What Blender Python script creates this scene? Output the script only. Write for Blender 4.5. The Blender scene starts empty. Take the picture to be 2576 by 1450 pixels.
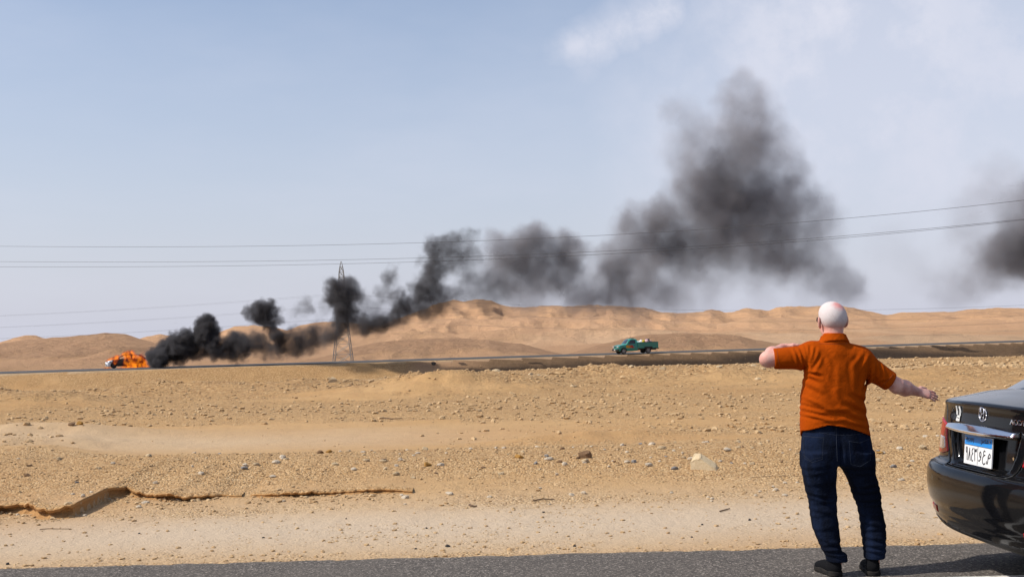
import bpy, math, random
import numpy as np
from mathutils import Vector, Matrix
from mathutils.bvhtree import BVHTree

random.seed(7); rng = np.random.default_rng(7)
scene = bpy.context.scene
COL = scene.collection

# ------------------------------------------------------------------ camera
FP, CX, CY = 3000.0, 1287.5, 725.0
KY = FP / 2003.0                              # depth scale of the layout constants
#         # focal length and centre in photo units (2575 x 1450)
PITCH, ROLL, CAMZ = math.atan(117 / FP), math.radians(1.5), 1.60
_f = np.array([0, math.cos(PITCH), math.sin(PITCH)])
_u0 = np.array([0, -math.sin(PITCH), math.cos(PITCH)])
_r0 = np.array([1.0, 0, 0])
_r = _r0 * math.cos(ROLL) - _u0 * math.sin(ROLL)
_u = _u0 * math.cos(ROLL) + _r0 * math.sin(ROLL)
CAM = np.array([0, 0, CAMZ])
cam = bpy.data.cameras.new('camera'); camo = bpy.data.objects.new('camera', cam); COL.objects.link(camo)
m = Matrix(((_r[0], _u[0], -_f[0], 0), (_r[1], _u[1], -_f[1], 0), (_r[2], _u[2], -_f[2], CAMZ), (0, 0, 0, 1)))
camo.matrix_world = m
cam.sensor_width = 36; cam.lens = FP / 2575 * 36; cam.clip_start = 0.05; cam.clip_end = 20000
scene.camera = camo
def ray(x, y): return _f + _r * ((x - CX) / FP) - _u * ((y - CY) / FP)
def P(x, y, Y):                              # photo point at a known depth
    d = ray(x, y); return CAM + d * (Y / d[1])
def G(x, y, z=0.0):                          # photo point on level ground of height z
    d = ray(x, y); return CAM + d * ((z - CAMZ) / d[2])

# ------------------------------------------------------------------ light
SUN_EL = math.radians(47)
sdx, sdy = 0.981, 0.195                       # the way the light travels over the ground
world = bpy.data.worlds.new('World'); scene.world = world; world.use_nodes = True
wt = world.node_tree; wt.nodes.clear()
class NT:
    """tiny helper to write node trees"""
    def __init__(s, nt): s.nt = nt
    def n(s, typ, ins=None, **props):
        nd = s.nt.nodes.new(typ)
        for k, v in props.items(): setattr(nd, k, v)
        for k, v in (ins or {}).items():
            sock = nd.inputs[k]
            if isinstance(v, bpy.types.NodeSocket): s.nt.links.new(v, sock)
            elif isinstance(v, bpy.types.Node): s.nt.links.new(v.outputs[0], sock)
            else:
                try: sock.default_value = v
                except Exception: sock.default_value = tuple(v) + (1,)
        return nd
    def math(s, op, a, b=0.0, c=0.0, clamp=False):
        return s.n('ShaderNodeMath', {0: a, 1: b, 2: c}, operation=op, use_clamp=clamp).outputs[0]
    def vmath(s, op, a, b=(0, 0, 0), out=0):
        return s.n('ShaderNodeVectorMath', {0: a, 1: b}, operation=op).outputs[out]
    def mix(s, f, a, b, blend='MIX'):
        nd = s.nt.nodes.new('ShaderNodeMix'); nd.data_type = 'RGBA'; nd.blend_type = blend
        for sock, v in ((nd.inputs[0], f), (nd.inputs[6], a), (nd.inputs[7], b)):
            if isinstance(v, bpy.types.NodeSocket): s.nt.links.new(v, sock)
            elif isinstance(v, (int, float)): sock.default_value = v
            else: sock.default_value = tuple(v)[:3] + (1,)
        return nd.outputs[2]
    def ramp(s, f, stops, interp='LINEAR'):
        nd = s.nt.nodes.new('ShaderNodeValToRGB'); cr = nd.color_ramp; cr.interpolation = interp
        while len(cr.elements) < len(stops): cr.elements.new(0.5)
        for e, (p, c) in zip(cr.elements, stops):
            e.position = p; e.color = (c, c, c, 1) if isinstance(c, (int, float)) else tuple(c)[:3] + (1,)
        s.nt.links.new(f, nd.inputs[0]); return nd.outputs[0]
    def mr(s, v, a, b, c=0.0, d=1.0, smooth=True):
        nd = s.n('ShaderNodeMapRange', {0: v, 1: a, 2: b, 3: c, 4: d}, interpolation_type='SMOOTHSTEP' if smooth else 'LINEAR')
        return nd.outputs[0]
    def noise(s, vec, scale, detail=4, rough=0.55, out=0, dist=0.0):
        return s.n('ShaderNodeTexNoise', {'Vector': vec, 'Scale': scale, 'Detail': detail, 'Roughness': rough, 'Distortion': dist}).outputs[out]
W = NT(wt)
SKY_STRENGTH = 0.15
sky = W.n('ShaderNodeTexSky', sky_type='NISHITA', sun_disc=False, sun_elevation=SUN_EL,
          sun_rotation=math.atan2(-sdx, -sdy), altitude=300.0, air_density=1.0, dust_density=2.6, ozone_density=2.0)
tc = W.n('ShaderNodeTexCoord'); dirv = tc.outputs['Generated']
# thin high cloud: a veil over most of the northern sky and one wisp
sep = W.n('ShaderNodeSeparateXYZ', {0: dirv})
zz = W.math('ADD', W.math('MAXIMUM', sep.outputs[2], 0.0), 0.16)
cl = W.n('ShaderNodeCombineXYZ', {0: W.math('DIVIDE', sep.outputs[0], zz), 1: W.math('DIVIDE', sep.outputs[1], zz), 2: 0.0}).outputs[0]
warp = W.vmath('ADD', W.vmath('NORMALIZE', dirv), W.vmath('SCALE', W.vmath('SUBTRACT', W.noise(dirv, 7.5, 5, .6, out=1), (.5, .5, .5)), (0, 0, 0)))
warp.node.inputs[1].links[0].from_node.inputs[3].default_value = 0.067
def wispmask(x, y, r0, r1):
    d = ray(x, y); d = d / np.linalg.norm(d)
    return W.mr(W.vmath('DISTANCE', warp, tuple(d), out=1), r0 / KY, r1 / KY, 1.0, 0.0)
veil_n = W.mr(W.noise(cl, 0.55, 6, .58), .40, .66)
veil = W.math('MULTIPLY', veil_n, 0.62)
streak = W.mr(W.noise(dirv, 13.0, 7, .62), .42, .66)
big = None
for (x, y, r0, r1, s) in ((2150, 130, .05, .34, .95), (2450, 300, .05, .32, .8), (1850, 330, .0, .28, .75), (2500, 20, .0, .3, .8), (1950, 20, .0, .22, .7)):
    mk = W.math('MULTIPLY', wispmask(x, y, r0, r1), s)
    big = mk if big is None else W.math('MAXIMUM', big, mk)
wisp = None
for (x, y, r1, s) in ((1430, 140, .05, .8), (1490, 115, .065, .95), (1550, 75, .065, 1.0), (1610, 40, .065, 1.0), (1665, 0, .065, .95), (1665, 140, .045, .5), (1470, 190, .06, .35)):
    mk = W.math('MULTIPLY', wispmask(x, y, 0.0, r1), s)
    wisp = mk if wisp is None else W.math('MAXIMUM', wisp, mk)
big = W.math('MULTIPLY', big, W.math('ADD', W.math('MULTIPLY', streak, .35), .65))
wisp = W.math('MULTIPLY', wisp, W.math('ADD', W.math('MULTIPLY', streak, .5), .55))
cloud = W.math('MAXIMUM', W.math('MAXIMUM', W.math('MULTIPLY', veil, .35), big), wisp)
skyc = W.mix(W.math('MULTIPLY', cloud, .95, clamp=True), sky.outputs[0], (5.25, 5.35, 6.0))
haze_w = W.mr(sep.outputs[2], 0.0, 0.31, 0.85, 0.12, smooth=False)     # dust low in the air
skyc = W.mix(haze_w, skyc, (4.5, 4.6, 5.4))
bg = W.n('ShaderNodeBackground', {'Color': skyc, 'Strength': SKY_STRENGTH})
W.n('ShaderNodeOutputWorld', {'Surface': bg.outputs[0]})

sun = bpy.data.lights.new('sun', 'SUN'); sun.energy = 4.3; sun.angle = math.radians(0.55); sun.color = (1.0, .955, .88)
suno = bpy.data.objects.new('sun', sun); COL.objects.link(suno)
ld = Vector((sdx * math.cos(SUN_EL), sdy * math.cos(SUN_EL), -math.sin(SUN_EL)))
suno.rotation_euler = ld.to_track_quat('-Z', 'Y').to_euler(); suno.location = (-20, -5, 30)

vs = scene.view_settings; vs.view_transform = 'Standard'; vs.look = 'None'; vs.exposure = 0.0; vs.gamma = 1.0
scene.render.engine = 'CYCLES'
cy = scene.cycles
cy.max_bounces = 6; cy.diffuse_bounces = 3; cy.glossy_bounces = 4; cy.transmission_bounces = 4; cy.volume_bounces = 1
cy.transparent_max_bounces = 8; cy.volume_step_rate = 1.0; cy.volume_max_steps = 512
cy.caustics_reflective = False; cy.caustics_refractive = False
cy.use_denoising = True
try: cy.denoiser = 'OPENIMAGEDENOISE'
except Exception: pass
cy.sample_clamp_indirect = 8

# ------------------------------------------------------------------ helpers
def material(name, color=(.5, .5, .5), rough=.6, metal=0.0, spec=.5, build=None, bump=None, coat=0.0, vary=None):
    mt = bpy.data.materials.new(name); mt.use_nodes = True
    nt = mt.node_tree; nt.nodes.clear(); N = NT(nt)
    b = N.n('ShaderNodeBsdfPrincipled', {'Roughness': rough, 'Metallic': metal, 'Specular IOR Level': spec, 'Coat Weight': coat, 'Coat Roughness': .03})
    b.inputs['Base Color'].default_value = tuple(color) + (1,)
    N.n('ShaderNodeOutputMaterial', {'Surface': b.outputs[0]})
    co = N.n('ShaderNodeTexCoord').outputs['Object']
    if vary:                                   # (scale, other colour, amount)
        f = N.mr(N.noise(co, vary[0], 5, .6), .35, .65, 0.0, vary[2])
        nt.links.new(N.mix(f, color, vary[1]), b.inputs['Base Color'])
    if bump:
        bn = N.n('ShaderNodeBump', {'Height': N.noise(co, bump[0], 6, .65), 'Strength': bump[1], 'Distance': bump[2]})
        nt.links.new(bn.outputs[0], b.inputs['Normal'])
    if build: build(N, b, co)
    return mt
def link(N, a, b): N.nt.links.new(a, b)

def tag(o, label=None, cat=None, group=None, kind=None):
    if label: o['label'] = label
    if cat: o['category'] = cat
    if group: o['group'] = group
    if kind: o['kind'] = kind
    return o
def empty(name, loc=(0, 0, 0), rz=0.0):
    o = bpy.data.objects.new(name, None); COL.objects.link(o); o.location = loc; o.rotation_euler = (0, 0, rz)
    o.empty_display_size = .1
    return o
def mesh_data(name, v, faces, mats=(), smooth=True, fmat=None):
    """v (n,3); faces (m,3) or (m,4) array, or list of lists"""
    me = bpy.data.meshes.new(name)
    v = np.asarray(v, dtype=np.float32).reshape(-1, 3)
    if isinstance(faces, np.ndarray) and faces.ndim == 2:
        k = faces.shape[1]; nf = len(faces)
        me.vertices.add(len(v)); me.vertices.foreach_set('co', v.ravel())
        me.loops.add(nf * k); me.loops.foreach_set('vertex_index', faces.astype(np.int32).ravel())
        me.polygons.add(nf); me.polygons.foreach_set('loop_start', np.arange(nf, dtype=np.int32) * k)
        me.update(calc_edges=True)
    else:
        me.from_pydata([tuple(map(float, p)) for p in v], [], [list(map(int, f)) for f in faces])
    for mt in mats: me.materials.append(mt)
    if fmat is not None: me.polygons.foreach_set('material_index', np.asarray(fmat, dtype=np.int32))
    if len(me.polygons): me.polygons.foreach_set('use_smooth', np.full(len(me.polygons), bool(smooth)))
    me.update(); return me
def obj(name, me, parent=None, loc=None):
    o = bpy.data.objects.new(name, me); COL.objects.link(o)
    if parent: o.parent = parent
    if loc is not None: o.location = loc
    return o
def mobj(name, v, f, mt, parent=None, smooth=True):
    return obj(name, mesh_data(name, v, f, [mt], smooth), parent)

class MB:
    """collects simple shapes into one mesh"""
    def __init__(s): s.v = []; s.f = []
    def add(s, v, f):
        o = len(s.v); s.v += [tuple(map(float, p)) for p in v]; s.f += [[o + i for i in q] for q in f]; return s
    def box(s, lo, hi, bev=0.0):
        (a, b, c), (d, e, g) = lo, hi
        if bev <= 0:
            return s.add([(a, b, c), (d, b, c), (d, e, c), (a, e, c), (a, b, g), (d, b, g), (d, e, g), (a, e, g)],
                         [[3, 2, 1, 0], [4, 5, 6, 7], [0, 1, 5, 4], [1, 2, 6, 5], [2, 3, 7, 6], [3, 0, 4, 7]])
        t = bev; v = []
        for z, i in ((c, t), (c + t, 0), (g - t, 0), (g, t)):
            v += [(a + i + t, b + i, z), (d - i - t, b + i, z), (d - i, b + i + t, z), (d - i, e - i - t, z),
                  (d - i - t, e - i, z), (a + i + t, e - i, z), (a + i, e - i - t, z), (a + i, b + i + t, z)]
        f = [[7, 6, 5, 4, 3, 2, 1, 0], [24 + i for i in range(8)]]
        for r in range(3):
            for i in range(8): f.append([r * 8 + i, r * 8 + (i + 1) % 8, r * 8 + 8 + (i + 1) % 8, r * 8 + 8 + i])
        return s.add(v, f)
    def tube(s, pts, r, n=8, cap=True):
        pts = [Vector(p) for p in pts]; rs = r if isinstance(r, (list, tuple)) else [r] * len(pts)
        prev = None; v = []; f = []
        for i, p in enumerate(pts):
            d = (pts[min(i + 1, len(pts) - 1)] - pts[max(i - 1, 0)]).normalized()
            if prev is None:
                a = d.cross(Vector((0, 0, 1)));
                if a.length < 1e-3: a = d.cross(Vector((1, 0, 0)))
            else: a = prev - d * prev.dot(d)
            a.normalize(); prev = a; b = d.cross(a)
            for k in range(n):
                t = 2 * math.pi * k / n; v.append(p + (a * math.cos(t) + b * math.sin(t)) * rs[i])
        for i in range(len(pts) - 1):
            for k in range(n): f.append([i * n + k, i * n + (k + 1) % n, (i + 1) * n + (k + 1) % n, (i + 1) * n + k])
        if cap: f.append(list(range(n))[::-1]); f.append([(len(pts) - 1) * n + k for k in range(n)])
        return s.add(v, f)
    def lathe(s, prof, c, axis='y', n=24):
        """prof: list of (radius, offset along axis) about c"""
        v = []; f = []
        for (r, o) in prof:
            for k in range(n):
                t = 2 * math.pi * k / n; a, b = r * math.cos(t), r * math.sin(t)
                v.append({'y': (c[0] + a, c[1] + o, c[2] + b), 'x': (c[0] + o, c[1] + a, c[2] + b), 'z': (c[0] + a, c[1] + b, c[2] + o)}[axis])
        for i in range(len(prof) - 1):
            for k in range(n): f.append([i * n + k, i * n + (k + 1) % n, (i + 1) * n + (k + 1) % n, (i + 1) * n + k])
        f.append(list(range(n))[::-1]); f.append([(len(prof) - 1) * n + k for k in range(n)])
        return s.add(v, f)
    def prism(s, poly, y0, y1):
        """poly in (x, z), extruded along y"""
        n = len(poly); v = [(x, y0, z) for x, z in poly] + [(x, y1, z) for x, z in poly]
        f = [list(range(n)), [n + i for i in range(n)][::-1]] + [[i, n + i, n + (i + 1) % n, (i + 1) % n] for i in range(n)]
        return s.add(v, f)
    def build(s, name, mt, parent=None, smooth=False):
        me = mesh_data(name, s.v, s.f, [mt], smooth)
        import bmesh
        bm = bmesh.new(); bm.from_mesh(me); bmesh.ops.recalc_face_normals(bm, faces=bm.faces); bm.to_mesh(me); bm.free()
        return obj(name, me, parent)

# -------- noise and implicit surfaces in numpy
def _hash(ix, iy, iz=0, seed=0):
    h = (ix.astype(np.int64) * 374761393 + iy.astype(np.int64) * 668265263 + np.int64(iz) * 2147483647 * 3 + seed * 974634777) & 0x7fffffff
    h = ((h ^ (h >> 13)) * 1274126177) & 0x7fffffff
    return ((h ^ (h >> 16)) & 0xffff) / 65535.0
def vnoise(x, y, seed=0):
    ix = np.floor(x); iy = np.floor(y); fx = x - ix; fy = y - iy
    fx = fx * fx * fx * (fx * (fx * 6 - 15) + 10); fy = fy * fy * fy * (fy * (fy * 6 - 15) + 10)
    ix = ix.astype(np.int64); iy = iy.astype(np.int64)
    a = _hash(ix, iy, 0, seed); b = _hash(ix + 1, iy, 0, seed); c = _hash(ix, iy + 1, 0, seed); d = _hash(ix + 1, iy + 1, 0, seed)
    return (a * (1 - fx) + b * fx) * (1 - fy) + (c * (1 - fx) + d * fx) * fy
def fbm(x, y, oct=4, seed=0, gain=.5):
    s = 0; a = 1; t = 0
    for o in range(oct):
        s = s + a * (vnoise(x * 2 ** o + 17.3 * o, y * 2 ** o - 9.1 * o, seed + o) - .5); t += a; a *= gain
    return s / t * 2
def sstep(a, b, x):
    t = np.clip((x - a) / (b - a), 0, 1); return t * t * (3 - 2 * t)
def smin(a, b, k):
    h = np.clip(.5 + .5 * (b - a) / k, 0, 1); return b * (1 - h) + a * h - k * h * (1 - h)
def smax(a, b, k): return -smin(-a, -b, k)

def surfnet(F, lo, h):
    """naive surface nets: F(nx,ny,nz) -> verts, quads"""
    nx, ny, nz = F.shape; S = F < 0
    cnt = np.zeros((nx - 1, ny - 1, nz - 1), np.int8)
    for dx in (0, 1):
        for dy in (0, 1):
            for dz in (0, 1): cnt += S[dx:nx - 1 + dx, dy:ny - 1 + dy, dz:nz - 1 + dz]
    act = (cnt > 0) & (cnt < 8); I, J, K = np.nonzero(act)
    idx = np.full(act.shape, -1, np.int64); idx[I, J, K] = np.arange(len(I))
    acc = np.zeros((len(I), 3)); num = np.zeros(len(I))
    cs = [(a, b, c) for a in (0, 1) for b in (0, 1) for c in (0, 1)]
    for a in cs:
        for ax in range(3):
            if a[ax]: continue
            b = list(a); b[ax] = 1
            fa = F[I + a[0], J + a[1], K + a[2]]; fb = F[I + b[0], J + b[1], K + b[2]]
            mk = (fa < 0) != (fb < 0); t = np.where(mk, fa / np.where(mk, fa - fb, 1), 0)
            p = np.array(a, float)[None] + np.zeros((len(I), 3)); p[:, ax] += t
            acc += p * mk[:, None]; num += mk
    V = (np.stack([I, J, K], 1) + acc / num[:, None]) * h + np.asarray(lo)[None]
    Q = []
    for ax in range(3):
        sl0 = [slice(None)] * 3; sl1 = [slice(None)] * 3; sl0[ax] = slice(0, -1); sl1[ax] = slice(1, None)
        A = S[tuple(sl0)]; B = S[tuple(sl1)]
        e = np.argwhere(A != B); o1, o2 = [(1, 2), (2, 0), (0, 1)][ax]
        ok = (e[:, o1] > 0) & (e[:, o2] > 0) & (e[:, o1] < act.shape[o1]) & (e[:, o2] < act.shape[o2]); e = e[ok]
        def at(d1, d2):
            q = e.copy(); q[:, o1] -= d1; q[:, o2] -= d2; return idx[q[:, 0], q[:, 1], q[:, 2]]
        q = np.stack([at(1, 1), at(0, 1), at(0, 0), at(1, 0)], 1)
        inside = A[e[:, 0], e[:, 1], e[:, 2]]
        q = np.where(inside[:, None], q, q[:, ::-1]); Q.append(q)
    return V, np.concatenate(Q)

class Field:
    def __init__(s, lo, hi, h):
        s.lo = np.array(lo, float); s.h = h; s.n = np.ceil((np.array(hi) - s.lo) / h).astype(int) + 1
        s.ax = [s.lo[i] + np.arange(s.n[i]) * h for i in range(3)]
        s.F = np.full(s.n, 0.5, np.float32)
    def sub(s, lo, hi, pad):
        sl = []
        for i in range(3):
            a = int(max(0, math.floor((lo[i] - pad - s.lo[i]) / s.h))); b = int(min(s.n[i], math.ceil((hi[i] + pad - s.lo[i]) / s.h) + 1))
            sl.append(slice(a, max(a + 1, b)))
        g = np.meshgrid(s.ax[0][sl[0]], s.ax[1][sl[1]], s.ax[2][sl[2]], indexing='ij', sparse=True)
        return tuple(sl), g
    def put(s, fn, lo, hi, k=.02, op='union'):
        sl, (x, y, z) = s.sub(lo, hi, k + .04)
        d = fn(x, y, z).astype(np.float32) + np.zeros([q.stop - q.start for q in sl], np.float32)
        s.F[sl] = smin(s.F[sl], d, k) if op == 'union' else smax(s.F[sl], -d, k)
    def cone(s, a, b, ra, rb, k=.02, sq=None, op='union'):
        a = np.array(a, float); b = np.array(b, float); r = max(ra, rb)
        s.put(lambda x, y, z: cone_sdf(x, y, z, a, b, ra, rb), np.minimum(a, b) - r, np.maximum(a, b) + r, k, op)
    def ell(s, c, r, k=.02, rot=None, op='union'):
        c = np.array(c, float); r = np.array(r, float); R = np.eye(3) if rot is None else np.array(rot)
        m = r.max()
        def fn(x, y, z):
            dx, dy, dz = x - c[0], y - c[1], z - c[2]
            q = [R[0][i] * dx + R[1][i] * dy + R[2][i] * dz for i in range(3)]
            k0 = np.sqrt((q[0] / r[0]) ** 2 + (q[1] / r[1]) ** 2 + (q[2] / r[2]) ** 2) + 1e-9
            k1 = np.sqrt((q[0] / r[0] ** 2) ** 2 + (q[1] / r[1] ** 2) ** 2 + (q[2] / r[2] ** 2) ** 2) + 1e-9
            return k0 * (k0 - 1) / k1
        s.put(fn, c - m, c + m, k, op)
    def mesh(s): return surfnet(s.F, s.lo, s.h)
def cone_sdf(x, y, z, a, b, ra, rb):
    ba = b - a; L = ba @ ba + 1e-12
    t = np.clip(((x - a[0]) * ba[0] + (y - a[1]) * ba[1] + (z - a[2]) * ba[2]) / L, 0, 1)
    return np.sqrt((x - a[0] - t * ba[0]) ** 2 + (y - a[1] - t * ba[1]) ** 2 + (z - a[2] - t * ba[2]) ** 2) - (ra + (rb - ra) * t)
def interp(x, pts):
    xs, ys = zip(*pts); return np.interp(x, xs, ys)
def sinterp(x, pts, n=400):
    """smooth interpolation through points (Catmull-like, via heavily sampled hermite)"""
    xs = np.array([p[0] for p in pts], float); ys = np.array([p[1] for p in pts], float)
    d = np.gradient(ys, xs) if len(xs) > 2 else np.full(len(xs), (ys[1] - ys[0]) / (xs[1] - xs[0]))
    s = np.diff(ys) / np.diff(xs)
    for i in range(1, len(xs) - 1):
        if s[i - 1] * s[i] <= 0: d[i] = 0
        else: d[i] = 2 * s[i - 1] * s[i] / (s[i - 1] + s[i])
    x = np.clip(x, xs[0], xs[-1]); i = np.clip(np.searchsorted(xs, x) - 1, 0, len(xs) - 2)
    hh = xs[i + 1] - xs[i]; t = (x - xs[i]) / hh
    return (2 * t ** 3 - 3 * t ** 2 + 1) * ys[i] + (t ** 3 - 2 * t ** 2 + t) * hh * d[i] + (-2 * t ** 3 + 3 * t ** 2) * ys[i + 1] + (t ** 3 - t ** 2) * hh * d[i + 1]
# ================================================================== terrain
ROAD_A = np.array([-39.2, 82.0 * KY]); ROAD_S = 9.0 / 53.15 * KY          # the far road: Y = 82 KY + S (X + 39.2)
ROAD_Z = -0.90
def road_off(X, Y): return (Y - (ROAD_A[1] + ROAD_S * (X - ROAD_A[0]))) / math.sqrt(1 + ROAD_S ** 2)   # signed distance beyond the near lane
NEAR_EDGE = 5.86 * KY
BASE_FAR = -3.6
# ridges: (distance, depth towards us, depth behind, darkness, crest as photo points, spur scale)
RIDGES = [
    (1150, 420, 160, .45, [(-1500, 850), (-700, 848), (-300, 856), (0, 862), (300, 868), (700, 858), (900, 838), (985, 806), (1050, 783), (1100, 763), (1140, 755), (1200, 753), (1236, 757), (1262, 768), (1300, 771), (1360, 768), (1410, 771), (1480, 767), (1560, 770), (1622, 772), (1662, 784), (1700, 788), (1755, 783), (1790, 777), (1828, 784), (1848, 780), (1880, 772), (1912, 777), (1934, 781), (1962, 770), (2005, 770), (2060, 766), (2105, 767), (2132, 772), (2180, 783), (2230, 791), (2262, 787), (2330, 783), (2400, 783), (2450, 776), (2520, 773), (2575, 775), (2800, 768), (3200, 782), (4200, 800)], 60),
    (760, 260, 120, .22, [(-1500, 862), (0, 880), (430, 880), (500, 860), (550, 836), (590, 822), (640, 817), (690, 824), (722, 831), (760, 816), (820, 806), (885, 812), (950, 818), (1050, 806), (1150, 798), (1230, 806), (1330, 792), (1420, 801), (1540, 790), (1640, 803), (1720, 806), (1800, 815), (1880, 802), (1960, 797), (2060, 803), (2130, 798), (2250, 812), (2400, 806), (2575, 810), (2900, 805), (4000, 830)], 45),
    (500, 70, 60, .10, [(-900, 862), (-80, 872), (-10, 862), (25, 853), (62, 843), (90, 841), (125, 850), (150, 856), (300, 870), (345, 855), (372, 843), (402, 837), (430, 843), (452, 856), (520, 880), (4000, 900)], 25),
    (330, 110, 60, .95, [(-1400, 860), (-500, 850), (-120, 862), (0, 864), (90, 853), (160, 846), (215, 841), (262, 838), (318, 842), (366, 853), (415, 867), (470, 884), (530, 900), (600, 925), (4000, 1000)], 30),
    (460, 120, 70, .3, [(-1400, 900), (480, 905), (560, 872), (660, 858), (760, 852), (860, 848), (960, 838), (1050, 832), (1150, 838), (1260, 830), (1380, 836), (1500, 826), (1600, 822), (1750, 836), (1900, 830), (2050, 832), (2200, 826), (2400, 834), (2575, 828), (4000, 860)], 30),
    (195, 42, 26, .75, [(-1400, 990), (700, 925), (800, 903), (880, 876), (950, 860), (1040, 852), (1140, 849), (1230, 853), (1310, 864), (1360, 877), (1410, 892), (1500, 920), (4000, 1000)], 14),
    (180, 34, 22, .7, [(-1400, 1000), (1360, 905), (1440, 885), (1500, 866), (1560, 853), (1640, 842), (1720, 837), (1800, 839), (1860, 847), (1920, 859), (1980, 873), (2060, 895), (4000, 1000)], 14),
    (230, 34, 22, .35, [(-1400, 990), (1950, 890), (2100, 856), (2250, 846), (2400, 842), (2575, 845), (2800, 850), (4000, 900)], 14),
    (165, 22, 18, .2, [(-1400, 935), (100, 918), (300, 912), (420, 918), (560, 905), (660, 898), (760, 906), (900, 925), (4000, 1000)], 12)]
_rg = []
for (D, df, db, dkn, pts, sp) in RIDGES:
    t = np.array([P(x, y, D * KY)[0] / D for x, y in pts]); zc = np.array([P(x, y, D * KY)[2] for x, y in pts])
    _rg.append((D, df, db, dkn, t, zc, sp))
def seg_d(X, Y, pts):
    """distance to a polyline and signed side (positive beyond it)"""
    best = np.full(np.shape(X), 1e9); sg = np.zeros(np.shape(X)); tt = np.zeros(np.shape(X)); n = len(pts) - 1
    for i in range(n):
        (ax, ay), (bx, by) = pts[i], pts[i + 1]; L = (bx - ax) ** 2 + (by - ay) ** 2
        t = np.clip(((X - ax) * (bx - ax) + (Y - ay) * (by - ay)) / L, 0, 1)
        d = np.hypot(X - ax - t * (bx - ax), Y - ay - t * (by - ay)); mk = d < best
        best = np.where(mk, d, best); tt = np.where(mk, (i + t) / n, tt)
    return best, tt
# the eroded ledge at the left, as a line over the ground: Y of its lip as a function of X
LEDGE = [(G(x, y, -.02)[0], G(x, y, -.02)[1] / KY) for x, y in ((-260, 1320), (-90, 1303), (0, 1288), (60, 1286), (125, 1297), (185, 1293), (235, 1277), (275, 1262), (320, 1255), (370, 1262), (430, 1265), (500, 1262), (560, 1254), (620, 1256), (680, 1258), (770, 1254), (860, 1250), (960, 1247), (1070, 1246), (1200, 1243))]
_lx = np.array([p[0] for p in LEDGE]); _ly = np.array([p[1] for p in LEDGE])
def ledge_y(X): return np.interp(X, _lx, _ly) + .05 * fbm(X * 1.9, X * 0 + 3.3, 4, 5) + .018 * fbm(X * 11, X * 0 + 1.3, 3, 6)
def ledge_h(X):
    return np.interp(X, [_lx[0], _lx[2], _lx[4], _lx[6], _lx[8], _lx[10], _lx[11], _lx[12], _lx[13], _lx[14], _lx[16], _lx[18], _lx[19]],
                     [.07, .06, .085, .10, .07, .08, .06, .02, .010, .045, .036, .010, 0.0]) * (1 + .35 * fbm(X * 2.3, X * 0 + 8.1, 3, 9))
MOUNDS = [ # photo x, photo y (on ground), height, rx, ry
    (1470, 1118, .10, .45, .35), (1390, 1125, .08, .6, .3), (1580, 1110, .10, .5, .35), (1665, 1105, .07, .35, .3), (1760, 1100, .05, .7, .4), (1290, 1130, .05, .7, .3),
    (100, 1110, .28, 2.2, .9), (30, 1170, .20, 1.2, .5), (230, 1130, .10, 1.0, .5), (-150, 1150, .35, 2.0, .8),
    (80, 1020, .35, 2.6, 1.6), (380, 990, .30, 2.6, 1.6), (600, 985, .20, 3.0, 1.6), (-150, 1010, .5, 3, 2),
    (1180, 985, .40, 3.0, 1.7), (1060, 990, .22, 2.2, 1.4), (1330, 970, .2, 2.6, 1.8), (1480, 962, .25, 2.0, 1.6), (1560, 955, .34, 1.9, 1.5), (1660, 962, .24, 1.7, 1.5),
    (1790, 962, .22, 1.9, 1.5), (1900, 958, .24, 2.0, 1.5), (2060, 960, .22, 2.6, 1.5), (2240, 950, .10, 3.4, 1.8), (2400, 952, .12, 3.0, 1.9), (2560, 950, .12, 3.0, 2.0), (2700, 950, .12, 3.0, 2.0), (830, 980, .18, 2.6, 1.5), (740, 990, .16, 2.6, 1.5)]
_md = [(G(x, y)[0], G(x, y)[1] / KY, h, rx, ry) for x, y, h, rx, ry in MOUNDS]
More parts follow.
